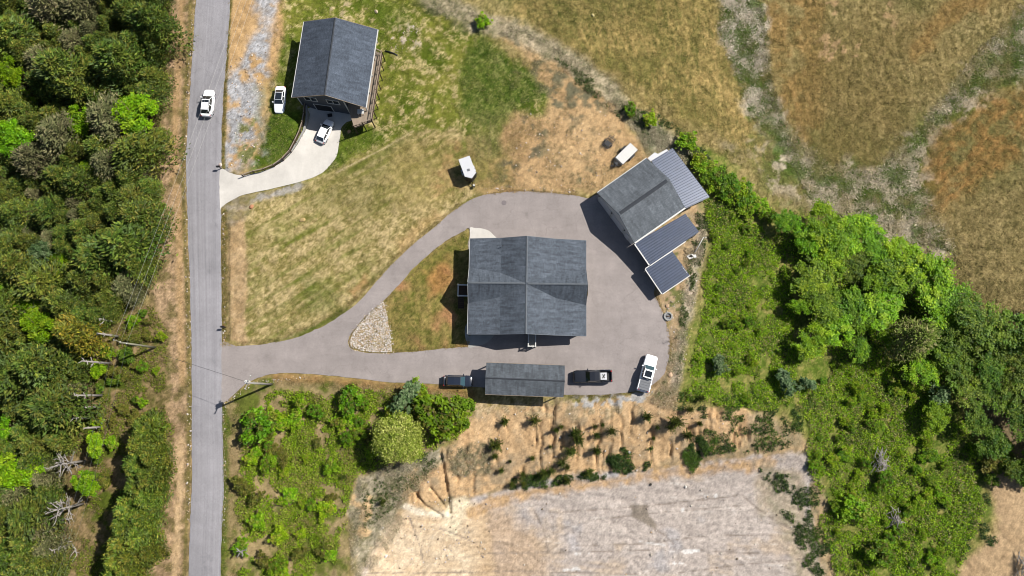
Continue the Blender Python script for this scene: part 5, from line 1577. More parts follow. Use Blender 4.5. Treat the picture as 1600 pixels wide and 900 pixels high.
def leafy_mesh(seed, Rr, Ht, pal, n_cl=85, per=58, leaf=.165, base_z=.35, name='crown', flat=1.5, squash=.55, dome=False):
    rng = np.random.default_rng(seed)
    pal = np.array(pal) * 1.35
    lob = [(rng.uniform(0, 6.28), rng.uniform(.25, .75), rng.uniform(.3, .5), rng.uniform(-.2, .25)) for _ in range(8)]
    Cs, cl, sz = [], [], []
    for k in range(n_cl):
        la, ld, lr, lz = lob[rng.integers(0, 8)]
        v = unit(rng.normal(size=3)) * (1.0 if rng.random() < .8 else rng.uniform(1.0, 1.35)); v[2] = abs(v[2]) * 1.0 - .15
        c = np.array([math.cos(la) * ld, math.sin(la) * ld, lz]) + v * lr * rng.uniform(.8, 1.08)
        if dome:
            a_, r_ = rng.uniform(0, 6.283), math.sqrt(rng.random()) * (.82 + .2 * rng.random() ** 2)
            c = np.array([r_ * math.cos(a_), r_ * math.sin(a_), 1.0 * math.sqrt(max(0, 1 - r_ * r_)) * rng.uniform(.85, 1.05) - .1])
        c = np.array([c[0] * Rr, c[1] * Rr, Ht * (base_z + (1 - base_z) * (.45 + squash * c[2]))])
        r = rng.uniform(.25, .62) * max(.55, Rr / 3.2) * (1.35 if rng.random() < .25 else 1)
        pts = c + rng.normal(size=(per, 3)) * r * np.array([.62, .62, .4])
        Cs.append(pts)
        col = pal[rng.integers(0, len(pal))] * rng.uniform(.8, 1.2)
        cl.append(col[None] * rng.uniform(.75, 1.25, (per, 1)))
    Cc = np.concatenate(Cs)
    T_ = rng.normal(size=Cc.shape); T_[:, 2] *= .45
    hl = rng.uniform(.7, 1.3, len(Cc)) * leaf
    q = leaf_quads(Cc, T_, hl, hl * rng.uniform(.45, .75, len(Cc)), rng, flat)
    return mesh_quads(name, q, np.concatenate(cl), M['leaf'])

def trunk_mesh(seed, Ht, Rr, r0, limbs=6, top=.8):
    g = random.Random(seed)
    mb = MB()
    pts = [(0, 0, -.4), (g.uniform(-.1, .1), g.uniform(-.1, .1), Ht * .3), (g.uniform(-.2, .2), g.uniform(-.2, .2), Ht * top)]
    mb.tube(pts, [r0, r0 * .75, r0 * .2], 7)
    for k in range(limbs):
        a = k * 2.4 + g.uniform(-.4, .4); z = Ht * lerp(.22, .62, k / max(1, limbs - 1)); l_ = Rr * g.uniform(.5, .85)
        mb.tube([(0, 0, z), (math.cos(a) * l_ * .5, math.sin(a) * l_ * .5, z + l_ * .35), (math.cos(a) * l_, math.sin(a) * l_, z + l_ * .55)], [r0 * .4, r0 * .25, r0 * .08], 5)
    o = mb.build('trunk', M['bark'])
    me = o.data; bpy.data.objects.remove(o)
    return me

GREEN1 = [A(146, 188, 22), A(130, 176, 20), A(166, 198, 40), A(114, 158, 24)]
GREEN2 = [A(130, 170, 28), A(112, 154, 26), A(148, 180, 38), A(96, 134, 28)]
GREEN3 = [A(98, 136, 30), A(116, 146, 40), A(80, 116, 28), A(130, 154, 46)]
OLIVE = [A(120, 124, 44), A(98, 108, 40), A(140, 136, 60)]
SAGE = [A(118, 146, 92), A(98, 128, 78), A(138, 160, 110)]
LIME = [A(186, 194, 88), A(168, 182, 70), A(204, 206, 112), A(148, 166, 58)]

cedars = [(cedar_mesh(100 + k, 2.9, 8.0, 1.15), trunk_mesh(200 + k, 8.0, 2.9, .17)) for k in range(7)]
cedars_gr = [(cedar_mesh(130 + k, 3.0, 7.5, .9, (1, 1, 1), 0, np.array([A(130, 130, 84), A(116, 120, 76), A(142, 136, 96)]) * 1.1), trunk_mesh(230 + k, 7.5, 3.0, .17, 9)) for k in range(3)]
row_ced = [(cedar_mesh(160 + k, 2.3, 7.0, 1.1, (1.15, 1.15, .9)), trunk_mesh(260 + k, 7.0, 2.3, .15)) for k in range(4)]
broad = [(leafy_mesh(300 + k, 3.2, 8.0, GREEN1, 95), trunk_mesh(330 + k, 8.0, 3.2, .2)) for k in range(4)]
broad2 = [(leafy_mesh(310 + k, 3.3, 8.0, GREEN2, 100), trunk_mesh(340 + k, 8.0, 3.3, .2)) for k in range(5)]
broad3 = [(leafy_mesh(320 + k, 3.3, 8.0, GREEN3, 90, 38), trunk_mesh(350 + k, 8.0, 3.3, .2)) for k in range(3)]

def tree(px, py, rad_px, variant, R0, H0, label, group, name, cat='tree', zc=.6, hs=None, g=random):
    """a tree whose crown shows at (px, py) with a radius of rad_px photo pixels"""
    s = rad_px / 9.7 / R0
    hgt = H0 * (s ** .7 * g.uniform(.85, 1.12) if hs is None else hs)
    p = P(px, py, float(h_img(px, py)) + hgt * zc)
    z = float(hxy(p.x, p.y))
    o = empty(name, (p.x, p.y, z - .05), g.uniform(0, 6.28), label, cat, group)
    o.scale = (s * g.uniform(.84, 1.18), s * g.uniform(.84, 1.18), hgt / H0)
    link('trunk', variant[1], o)
    link('crown', variant[0], o)
    return o

G = random.Random(21)
placed = []
def free(px, py, d):
    return all((px - a) ** 2 + (py - b) ** 2 > (d + c) ** 2 * .25 for a, b, c in placed)

# bright broadleaf trees among the cedars of the west wood
for (px, py, r, lab) in [
    (214, 186, 40, 'bright green broadleaf tree at the wood edge facing the white crossover'),
    (24, 112, 30, 'bright green broadleaf tree deep in the northern wood'),
    (48, 152, 17, 'small bright tree among dark cedars in the northern wood'),
    (132, 192, 24, 'bright tree just west of the large bright wood edge tree'),
    (18, 222, 36, 'wide bright green tree at the west margin of the wood'),
    (142, 264, 17, 'small bright tree west of the concrete drive mouth inside the wood'),
    (12, 440, 24, 'bright tree at the far west margin of the middle wood'),
    (94, 402, 13, 'tiny bright tree beside a bluish green crown in the wood'),
    (100, 426, 13, 'tiny bright tree below another tiny one in the wood'),
    (46, 490, 24, 'bright yellow green tree west of the leaning woodland pole'),
    (66, 514, 30, 'broad bright green tree nearest west of an amber cedar'),
    (14, 672, 24, 'bright tree at the west margin below the bare snags'),
    (26, 730, 34, 'large bright tree west of a bleached fallen crown'),
    (150, 697, 17, 'small round bright tree beside the dirt clearing'),
    (140, 752, 20, 'bright bushy tree between the two bleached dead trees'),
    (155, 577, 12, 'bright bush tree next to a long bare snag'),
    (60, 606, 13, 'bright speck of a tree amid grey green cedars'),
    (20, 880, 22, 'olive bright tree in the south west corner of the wood')]:
    tree(px, py, r, broad[G.randrange(4)], 3.2, 8.0, lab, None, 'broadleaf_tree', g=G)
    placed.append((px, py, r))
tree(62, 402, 22, (leafy_mesh(390, 3.2, 8, SAGE), broad[0][1]), 3.2, 8.0, 'bluish green round tree inside the middle wood', None, 'broadleaf_tree', g=G); placed.append((62, 402, 22))
amber = cedar_mesh(391, 2.9, 8.0, 1.2, (1.5, 1.15, .8))
tree(122, 520, 32, (amber, cedars[0][1]), 2.9, 8.0, 'amber green cedar west of the woodland utility pole', None, 'cedar_tree', g=G); placed.append((122, 520, 32))
# cedars of the row beside the road, lower left
row = [(232,672,22),(224,694,24),(243,712,20),(222,724,25),(238,745,22),(220,760,25),(232,778,20),(206,792,27),(226,806,24),(202,820,27),(222,836,24),(196,846,25),(214,864,26),(190,872,25),(206,892,26),(184,905,24),(170,925,26),(230,690,16),(238,862,14)]
for (px, py, r) in row:
    tree(px, py, r, row_ced[G.randrange(4)], 2.3, 7.0, 'feathery green cedar in the narrow row between road and dirt clearing', 'cedars in the row beside the road', 'cedar_tree', g=G, hs=.95 + .15 * G.random())
# the closed cedar wood west of the road
placed += [(106, 722, 44), (103, 790, 46), (135, 790, 26), (150, 730, 20), (100, 836, 34)]
def wood_label(look, px, py, r):
    """where in the wood a cedar stands, told by what lies across the road from it or beside it"""
    at = ['at the far north end', 'level with the white crossover', 'level with the concrete driveway', 'level with the big lawn', 'near the woodland pole', 'level with the asphalt driveway', 'near the bleached trees', 'at the far south end'][sum(py > k for k in (115, 225, 330, 440, 560, 680, 810))]
    dep = 'at the wood edge' if px > 185 or (py > 480 and px > 90) else ('in the wood middle' if px > 75 else 'at the wood west margin')
    sz = 'broad' if r >= 30 else ('slim' if r <= 18 else 'mid sized')
    lb = f'{sz} {look} cedar {dep} {at}'
    return lb, lb.replace(' cedar ', ' cedars ')
fp = np.array(FOREST)
tries = 0
n_ced = 0
while tries < 9000 and n_ced < 280:
    tries += 1
    px, py = G.uniform(-60, 268), G.uniform(-50, 960)
    rr_ = G.choice((15, 18, 22, 26, 30, 36, 40))
    d = float(sdf(np.array([px]), np.array([py]), FOREST)[0])
    if d < rr_ * .55 or not free(px, py, rr_ * 1.02): continue
    if py > 640 and px > 60 and G.random() < .55: continue
    placed.append((px, py, rr_)); n_ced += 1
    if G.random() < .2:
        lb, gp_ = wood_label('thin grey green', px, py, rr_)
        tree(px, py, rr_, cedars_gr[G.randrange(3)], 3.0, 7.5, lb, gp_, 'cedar_tree', g=G)
    else:
        lb, gp_ = wood_label('olive green', px, py, rr_)
        tree(px, py, rr_ * 1.05, cedars[G.randrange(7)], 2.9, 8.0, lb, gp_, 'cedar_tree', g=G)

# trees of the ravine on the right
rav_t = [(1280,352,36),(1312,362,36),(1344,368,32),(1374,386,28),(1229,350,20),(1262,372,28),(1298,388,30),(1414,408,36),(1442,418,25),(1448,443,40),(1482,460,30),(1411,436,38),(1364,430,34),(1330,410,30),
 (1282,440,34),(1371,476,38),(1320,482,32),(1278,480,30),(1249,484,18),(1296,510,32),(1347,506,30),(1465,487,30),(1526,487,34),(1567,511,34),(1500,520,30),(1540,533,36),(1496,556,26),(1588,556,26),(1594,600,26),(1262,532,28),(1340,545,22),(1375,520,26),(1460,540,28),(1440,585,24),(1545,575,30),(1505,600,28),(1470,650,24),(1590,650,34),(1630,620,40),(1640,520,40),(1640,700,40),(1600,735,22),(1545,690,26),(1520,655,26),(1560,620,30)]
for (px, py, r) in rav_t:
    dark = (px - 1200) * .35 + (py - 300) * .5
    v, gname = (broad3[G.randrange(3)], 'deep') if px > 1492 else (broad[G.randrange(4)], 'bright') if G.random() < .5 else ((broad2[G.randrange(5)], 'mid') if G.random() < .6 else (broad3[G.randrange(3)], 'deep'))  # far right crowns always take the darker leaf palette to paint in shade
    lab = {'bright': 'bright leafy tree in the ravine thicket between outbuilding and hay field', 'mid': 'mid green leafy tree in the ravine thicket below the hay field', 'deep': 'deep green leafy tree in the ravine thicket below the hay field'}[gname]
    pl_ = 'beside the hay field edge' if (py - 330) < (px - 1200) * .56 + 20 else ('near the half bare tree' if px > 1390 and px < 1500 else ('darkened for shade at the right edge' if px >= 1500 else 'above the green bank'))
    lab = f"{dict(bright='bright', mid='mid green', deep='deep green')[gname]} leafy tree in the ravine {pl_}"
    tree(px, py, r, v, 3.25, 8.0, lab, gname + ' green ravine trees ' + pl_, 'broadleaf_tree', g=G, hs=.36 + .32 * r / 36)
grey_t = (cedar_mesh(395, 3.2, 8.0, 1.0, (1, 1, 1), 0, np.array([A(122, 140, 60), A(108, 128, 48), A(150, 148, 92)]) * 1.5), trunk_mesh(396, 8.0, 3.2, .2, 14))
tree(1428, 526, 40, grey_t, 3.2, 8.0, 'half bare brown tree with grey limbs in the ravine', None, 'broadleaf_tree', g=G)
sage_t = (leafy_mesh(397, 2.0, 3.5, SAGE, 60, 36, .2, .1), trunk_mesh(398, 3.5, 2.0, .1))
for (px, py, r, lab) in [(1468, 618, 22, 'pale blue green bush at the dark end of the ravine'), (1232, 600, 19, 'large silvery green bush above the graded pit'), (1260, 600, 13, 'small silvery green bush beside a larger one'), (632, 628, 24, 'grey green round bush by the driveway west of the carport'), (1126, 572, 15, 'silvery bush below the fire pit slope')]:
    tree(px, py, r, sage_t, 2.0, 3.5, lab, None, 'bush', 'bush', g=G)

# bushes
bush = [(leafy_mesh(400 + k, 1.6, 2.6, (GREEN1 + [A(160, 168, 60)], GREEN2 + OLIVE[:1], GREEN2 + GREEN3[:2], GREEN3, OLIVE)[k], 60, 30, .15, .06), trunk_mesh(420 + k, 2.6, 1.6, .08)) for k in range(5)]
for (px, py, r, k, lab) in [
    (755, 30, 13, 0, 'lone green bush on the brushy bank north of the lawn'),
    (1077, 219, 20, 0, 'bright bush just north of the ribbed metal roof'),
    (985, 172, 11, 1, 'small bush at the west end of the brush line above trailer'),
    (1015, 184, 14, 0, 'bright bush in the brush line above the flatbed trailer'),
    (548, 622, 22, 1, 'dense green bush south of the driveway fork'),
    (675, 642, 32, 1, 'big dense bush west of the carport shadow'),
    (716, 641, 20, 2, 'dense bush touching the carport shadow'),
    (655, 612, 16, 2, 'bush along the driveway south edge'),
    (404, 668, 26, 1, 'dark leafy bush near the road at the scrub corner'),
    (424, 656, 20, 0, 'bright leafy bush at the scrub corner by the road'),
    (250, 326, 8, 1, 'tiny bush alone on the road verge by the wood'),
    (250, 525, 9, 0, 'small bright bush north east of the woodland pole'),
    (221, 573, 9, 1, 'small bush in the cleared strip below the pole'),
    (690, 675, 18, 0, 'bright bush above the lime green round tree'),
    (1340, 800, 24, 0, 'bright round bush beside the lower stick pile'),
    (1378, 868, 22, 1, 'green bush at the bottom of the ravine'),
    (1590, 735, 20, 4, 'olive bush by the right edge above bare dirt')]:
    tree(px, py, r, bush[k], 1.6, 2.6, lab, None, 'bush', 'bush', g=G)
hedge = [(1096,250,16),(1108,262,18),(1122,274,18),(1136,286,18),(1150,296,17),(1164,306,17),(1178,315,16),(1192,326,15),(1206,338,14),(1104,278,13),(1120,292,14),(1140,306,14),(1168,326,14)]
for (px, py, r) in hedge:
    tree(px, py, r, bush[G.choice((0, 0, 1, 2))], 1.6, 2.6, 'green hedge bush on the bank east of the metal roofs', 'hedge bushes behind the outbuilding', 'bush', 'bush', g=G)
lime_t = (leafy_mesh(430, 3.4, 5.2, LIME, 300, 52, .13, .02, flat=.9, dome=True), trunk_mesh(431, 5.2, 3.4, .16))
tree(624, 685, 35, lime_t, 3.4, 5.2, 'round lime green tree standing alone in the scrub', None, 'broadleaf_tree', g=G, zc=.5)
def bushes(poly, n, rs, kinds, label, group, seed, near=()):
    g = random.Random(seed)
    u, v = scatter_in(poly, n, np.random.default_rng(seed))
    for a, b in zip(u, v):
        ws = min(near, key=lambda q_: (q_[0] - a) ** 2 + (q_[1] - b) ** 2)[2]
        r_ = g.uniform(*rs); sz = 'larger' if r_ > (rs[0] + rs[1]) / 2 else 'small'
        tree(float(a), float(b), r_, bush[g.choice(kinds)], 1.6, 2.6, f'{sz} {label} {ws}', f'{sz} {group} {ws}', 'bush', 'bush', g=g)
bushes([(385,660),(430,620),(520,610),(620,640),(590,700),(540,730),(530,790),(510,900),(370,900),(372,760)], 60, (7, 15), (0, 0, 1, 4), 'leafy bush in the scrub', 'scrub bushes', 61, ((380,700,'beside the road verge'),(470,615,'along the driveway edge'),(600,660,'near the lime green tree'),(520,740,'near the dry pit rim'),(440,740,'in the scrub heart'),(440,860,'at the south picture edge')))
bushes([(1250,600),(1330,560),(1450,610),(1500,700),(1480,830),(1470,890),(1340,890),(1290,800),(1260,700)], 80, (5, 11), (0, 0, 1, 2), 'leafy bush in the lower ravine', 'lower ravine bushes', 62, ((1371,722,'near the upper stick pile'),(1396,812,'near the lower stick pile'),(1290,640,'just above the pit corner'),(1400,630,'under the deep green trees'),(1490,780,'beside the bare dirt'),(1300,760,'along the pit side'),(1400,890,'at the south picture edge')))
bushes([(1110,360),(1200,350),(1240,450),(1250,560),(1180,630),(1090,620),(1090,500)], 26, (5, 9), (0, 0, 1), 'leafy bush on the green bank', 'green bank bushes', 63, ((1110,380,'near the white leaning pole'),(1100,500,'level with the fire pit'),(1110,610,'near the cut slope'),(1200,370,'below the hedge'),(1220,500,'under the ravine trees')))
bushes([(150,500),(200,480),(255,480),(255,640),(230,660),(190,700),(160,780),(140,860),(120,880),(150,700)], 34, (6, 12), (0, 3, 4, 4), 'bush in the cleared strip', 'clearing bushes', 64, ((220,520,'near the woodland pole'),(230,600,'north of the cedar row'),(170,650,'beside the bare snags'),(150,770,'near the bleached dead trees'),(130,860,'at the south end')))
bushes([(1520,700),(1600,640),(1620,760),(1570,750),(1545,790)], 9, (10, 18), (2, 3, 4), 'shaded bush by the dirt patch', 'right edge bushes', 65, ((1550,690,'west of the dirt'),(1610,690,'at the right edge')))

# cedar seedlings on the cut slope
SEED = np.array([A(88, 104, 34), A(70, 88, 30), A(108, 116, 42)]) * .95
def seedling_mesh(seed):
    rng = np.random.default_rng(seed)
    Cs, Ts, hl, cl = [], [], [], []
    for k in range(120):
        t = k / 120; az = k * 2.39996 + rng.uniform(-.3, .3); r = (.95 * (1 - t) + .12) * rng.uniform(.35, 1.15)
        d = np.array([math.cos(az), math.sin(az), .35 + .9 * t]); z0 = .25 + 1.45 * t
        n = max(3, int(9 * r) + 2); s = np.linspace(.15, 1, n)
        p = np.array([0, 0, z0]) + d * (s * r)[:, None] + rng.normal(0, .035, (n, 3))
        Cs.append(p); Ts.append(d + rng.normal(0, .38, (n, 3))); hl.append(rng.uniform(.09, .17, n) * (1.25 - .5 * s))
        cl.append(SEED[rng.integers(0, 3)] * rng.uniform(.7, 1.25, (n, 1)))
    h_ = np.concatenate(hl)
    q = leaf_quads(np.concatenate(Cs), np.concatenate(Ts), h_, h_ * .55, rng, .5)
    return mesh_quads('seedling_crown', q, np.concatenate(cl), M['needle'])
sd_v = [(seedling_mesh(500 + k), trunk_mesh(510 + k, 1.9, 1.0, .05, 4)) for k in range(6)]
for k in range(4):              # a seedling carries fewer, larger sprays
    me_ = sd_v[k][0]; n_ = len(me_.vertices)
    co = np.zeros(n_ * 3, np.float32); me_.vertices.foreach_get('co', co); co = co.reshape(-1, 4, 3)
    c_ = co.mean(1, keepdims=True); co = c_ + (co - c_) * .72
    me_.vertices.foreach_set('co', co.ravel()); me_.update()
for (px, py, r) in [(789,659,10),(835,657,13),(775,696,13),(774,713,7),(784,735,8),(832,716,7),(869,672,8),(877,667,6),(898,677,12),(904,687,12),(892,705,15),(878,724,11),(886,730,8),(850,740,12),(862,736,9),(816,742,10),(932,680,9),(929,666,6),(941,664,6),(955,674,12),(932,704,10),(1011,652,10),(1055,659,18),(1047,668,10),(1075,680,11),(1077,640,10),(1021,685,5),(1095,622,10),(860,698,5),(797,721,4),(599,784,8),(537,745,7),(1027,668,6),(1093,662,6),(800,757,8),(818,756,8),(886,750,9),(920,738,9)]:
    tree(px, py, r * 1.0, sd_v[G.randrange(6)], 1.0, 1.9, 'small dark green cedar seedling on the tan cut slope', 'cedar seedlings on the cut slope', 'cedar_seedling', 'seedling', zc=.3, g=G)

# dead trees
def dead_tree(px, py, hgt, spread, label, seed, lean=(0, 0), branches=14, group=None):
    g = random.Random(seed)
    p = P(px, py)
    o = empty('dead_tree', p, 0, label, 'dead tree', group)
    mb = MB()
    top = Vector((lean[0], lean[1], hgt))
    mb.tube([(0, 0, -.4), top * .5, top], [.22, .18, .08], 7)
    mb.build('trunk', M['deadwood'], o)
    for k in range(branches):
        t = lerp(.45, .98, k / max(1, branches - 1)); a = k * 2.4 + g.uniform(-.5, .5)
        s = top * t; l_ = spread * g.uniform(.6, 1.1) * (1.15 - .5 * t)
        d = Vector((math.cos(a), math.sin(a), g.uniform(.1, .6)))
        m_ = s + d * l_ * .5; e_ = s + d * l_ + Vector((g.uniform(-.2, .2), g.uniform(-.2, .2), .2)) * l_
        mb = MB(); mb.tube([s, m_, e_], [.1, .075, .03], 5)
        for j in range(4):
            q_ = lerp(m_, e_, j / 4); d2 = (d + Vector((g.uniform(-.9, .9), g.uniform(-.9, .9), g.uniform(-.2, .5)))).normalized()
            mb.tube([q_, q_ + d2 * l_ * .4], [.055, .02], 4)
        mb.build('branch', M['deadwood'], o)
    return o
dead_tree(133, 720, 6.5, 2.2, 'bleached dead tree spreading bare limbs west of the clearing', 1, branches=18)
dead_tree(130, 787, 6.5, 2.3, 'lower bleached dead tree with sprawling bare limbs', 2, branches=18)
dead_tree(173, 568, 7.6, .8, 'long bare snag leaning west below the woodland pole', 3, branches=8)
dead_tree(186, 526, 6.0, .6, 'bare snag just west of the woodland pole', 4, branches=6)
dead_tree(160, 618, 7.2, .7, 'bare snag halfway down the clearing edge', 5, branches=7)
dead_tree(153, 636, 4.0, .5, 'short pale stub snag between two longer ones', 6, branches=4)
dead_tree(147, 652, 5.5, .9, 'twiggy bare snag above the bleached stick', 7, branches=8)
dead_tree(161, 667, 5.0, .4, 'clean pale snag stick above the small round bright tree', 8, branches=3)
dead_tree(180, 503, 4.5, .9, 'twiggy snag at the wood edge above the pole', 9, branches=6)
dead_tree(98, 824, 4.6, .4, 'pale broken snag below the lower bleached tree', 10, branches=3)
dead_tree(112, 850, 4.8, .9, 'twiggy pale snag in the south clearing edge', 11, branches=7)
dead_tree(250, 70, 5, .8, 'bare twiggy snag at the north wood edge', 12, branches=6)
dead_tree(243, 350, 4, .8, 'bare grey snag at the wood edge below the drive mouth', 13, branches=8)
dead_tree(384, 858, 2.5, 1.1, 'grey bare shrub skeleton in the scrub by the road', 14, branches=9)
def fallen(px, py, ang, L_, label, seed):
    g = random.Random(seed); p = P(px, py); p.z = float(gz(p.x, p.y)) + .15
    o = empty('fallen_trunk', p, ang, label, 'fallen trunk')
    MB().tube([(-L_ / 2, 0, .1), (0, g.uniform(-.2, .2), .2), (L_ / 2, 0, .35)], [.2, .16, .06], 7).build('trunk', M['deadwood'], o)
    for k in range(6):
        x_ = g.uniform(-.2, .5) * L_; s_ = g.choice((-1, 1))
        MB().tube([(x_, 0, .2), (x_ + g.uniform(.2, .8), s_ * g.uniform(.4, 1.1), g.uniform(.3, .8))], [.07, .025], 5).build('branch', M['deadwood'], o)
for k, (px, py, a, l_, lab) in enumerate([(88, 820, .35, 3.4, 'upper of the pale fallen trunks below the dead trees'), (84, 836, .5, 3.0, 'middle pale fallen trunk below the dead trees'), (95, 848, .15, 4.2, 'lowest pale fallen trunk with twigs below the dead trees'), (118, 858, -.9, 2.0, 'short fallen stick in the southern clearing'), (70, 866, -.6, 2.4, 'pale fallen stick near the south west corner of the wood'), (104, 812, .2, 2.2, 'pale fallen stick just under the sprawling dead tree')]):
    fallen(px, py, a, l_, lab, 90 + k)
def stick_pile(px, py, n, rad, label, seed):
    g = random.Random(seed); p = P(px, py); p.z = float(gz(p.x, p.y))
    o = empty('stick_pile', p, 0, label, 'brush pile')
    for k in range(n):
        a = g.uniform(0, 6.28); r_ = g.uniform(0, rad); b = g.gauss(1.6, .9); l_ = g.uniform(.5, 1.3)
        c_ = Vector((r_ * math.cos(a) * .7, r_ * math.sin(a) * 1.2, .25 + .8 * (1 - r_ / rad) + g.uniform(0, .25)))
        d = Vector((math.cos(b), math.sin(b), g.uniform(-.15, .25))) * l_
        MB().tube([c_ - d, c_, c_ + d], [.06, .07, .045], 5).build('stick', M['deadwood'], o)
stick_pile(1371, 722, 34, 2.0, 'pale stick pile in the thicket right of the pit', 1)
stick_pile(1396, 812, 30, 1.6, 'lower pale stick pile among green weeds', 2)
stick_pile(1594, 884, 26, 1.5, 'pale stick pile on dirt in the lower right corner', 3)

# ------------------------------------------------------------------ ground cover that nobody could count
def cover(name, label, polys, n, size, pal, seed, h=.35, up=.6, nl=5, thr=None, mat='leaf', keep=None, flat=.6, ground_mix=0.0, wid=.5, spread=.9, ragged=0, edge=1.0, gain=None):
    rng = np.random.default_rng(seed)
    us, vs = [], []
    tot = sum(p[1] for p in polys)
    for poly, wgt in polys:
        u, v = scatter_in(poly, int(n * wgt / tot), rng); us.append(u); vs.append(v)
    u, v = np.concatenate(us), np.concatenate(vs)
    x, y, z = to_world(u, v)
    nz = fbm(x, y, 3.2, 3, seed)
    dens = fbm(x, y, 1.6, 2, seed + 3)
    ok = np.ones(len(x), bool)
    if thr is not None: ok &= (.6 * nz + .6 * dens) > thr
    if keep is not None: ok &= keep(u, v, x, y)
    if ragged:
        dd = np.maximum.reduce([sdf(u, v, p_[0], 60) for p_ in polys])
        ok &= dd + 16 * fbm(x, y, 5, 3, seed + 9) > ragged
    pv = np.maximum.reduce([sdf(u, v, DRIVE, 20), sdf(u, v, NDRIVE, 20), sdf(u, v, ROAD_L + ROAD_R[::-1], 20)])
    inn = sdf(u, v, ISLAND, 20)
    ok &= (pv < -edge) | (inn > edge)
    x, y, u, v, nz, dens = x[ok], y[ok], u[ok], v[ok], nz[ok], dens[ok]
    gi = gidx(x, y); z = Z[gi]
    pal = np.array(pal)
    hh = h * np.clip(.7 + .5 * nz + .4 * dens, .25, 1.6)
    pal = pal * (gain or (1.55 if mat == 'leaf' else 1.3))
    base_c = pal[np.clip(((.5 + .45 * nz + rng.normal(0, .22, len(x))) * len(pal)).astype(int), 0, len(pal) - 1)]
    if ground_mix: base_c = base_c * (1 - ground_mix) + C[gi] * ground_mix * 1.3
    m = len(x)
    cen = np.stack([x, y, z], 1)[:, None, :] + rng.normal(size=(m, nl, 3)) * np.array([spread, spread, .3]) * size * 1.2
    cen[..., 2] = z[:, None] + hh[:, None] * rng.uniform(.25, 1.0, (m, nl))
    T_ = rng.normal(size=(m, nl, 3)); T_[..., 2] = np.abs(T_[..., 2]) * up + up * .3
    hl = rng.uniform(.6, 1.3, m * nl) * size
    cc = (base_c[:, None, :] * rng.uniform(.7, 1.3, (m, nl, 1))).reshape(-1, 3)
    q = leaf_quads(cen.reshape(-1, 3), T_.reshape(-1, 3), hl, hl * wid * rng.uniform(.6, 1.2, m * nl), rng, flat)
    me = mesh_quads(name, q, cc, M[mat])
    return tag(link(name, me), label, kind='stuff')

BANK = [(1095,300),(1180,335),(1235,420),(1255,560),(1235,640),(1120,640),(1062,630),(1075,540),(1092,440),(1100,380)]
LOWR = [(1240,600),(1330,560),(1480,600),(1520,700),(1545,800),(1500,880),(1480,960),(1330,960),(1290,860),(1255,740)]
cover('undergrowth', 'bright green weeds over the ravine bank', [(BANK, 3), (LOWR, 4), ([(1180,320),(1560,520),(1600,640),(1300,600),(1240,440)], 2)], 44000, .15, [A(96, 120, 34), A(146, 150, 74), A(128, 158, 24), A(146, 182, 24), A(164, 186, 40), A(118, 150, 30), A(160, 150, 96), A(92, 112, 40)], 701, .6, .5, 5, -.38, flat=1.1, ragged=7)
cover('scrub_growth', 'green weeds of the scrub below the driveway', [(SCRUB, 1)], 20000, .15, [A(104, 122, 38), A(128, 158, 28), A(146, 178, 32), A(160, 168, 68), A(116, 140, 34), A(150, 140, 82)], 702, .5, .5, 5, -.25, flat=1.1, ragged=6)
cover('weeds', 'dark green weeds by the pit', [([(1060,612),(1250,600),(1262,700),(1180,708),(1080,722),(1075,690),(1120,660),(1050,640)], 6), ([(1185,730),(1268,728),(1305,800),(1335,960),(1262,960),(1245,860)], 7), ([(790,745),(900,732),(965,712),(970,742),(880,762),(795,768)], 2.6), ([(948,716),(972,698),(1000,708),(1020,696),(1022,730),(1000,750),(976,740)], 1.6), ([(1072,690),(1096,680),(1112,702),(1094,722),(1082,740),(1064,714)], 1.4), ([(1545,760),(1560,850),(1490,880),(1440,800)], 3)], 16000, .12, [A(62, 88, 40), A(80, 108, 42), A(54, 78, 38), A(96, 118, 52), A(104, 136, 40)], 703, .35, .5, 5, -.06, ragged=3, flat=1.2, gain=1.2)
cover('edge_weeds', 'green weeds along the brushy edge of the hay field', [([(975,165),(1030,180),(1085,215),(1112,250),(1092,262),(1040,232),(1000,205)], 3), ([(860,85),(930,125),(985,175),(970,185),(900,130)], 1.2), ([(1090,330),(1108,345),(1100,400),(1085,440),(1070,520),(1060,600),(1045,640),(1030,640),(1050,560)], 3), ([(560,740),(640,715),(690,700),(690,722),(620,790),(570,830)], 1.5)], 3600, .13, [A(84, 106, 50), A(110, 128, 70), A(72, 96, 36), A(132, 138, 90)], 713, .3, .5, 5, -.05, flat=1.2, gain=1.2)
cover('clearing_weeds', 'mixed weeds in the clearing beside the wood', [([(120,900),(135,790),(155,700),(150,600),(170,530),(235,470),(262,520),(258,650),(200,700),(190,860),(160,960),(110,960)], 1)], 9000, .13, [A(120, 108, 72), A(104, 116, 40), A(126, 140, 40), A(150, 130, 92)], 704, .3, .6, 5, -.1)
cover('wood_understory', 'low growth on the floor of the west wood', [(FOREST, 1)], 15000, .2, [A(96, 104, 42), A(110, 118, 48), A(118, 110, 62)], 705, 2.2, .4, 5, flat=1.2, gain=1.2)
GREYB = np.array([A(122, 114, 92), A(150, 138, 116), A(108, 112, 76), A(176, 162, 136)])
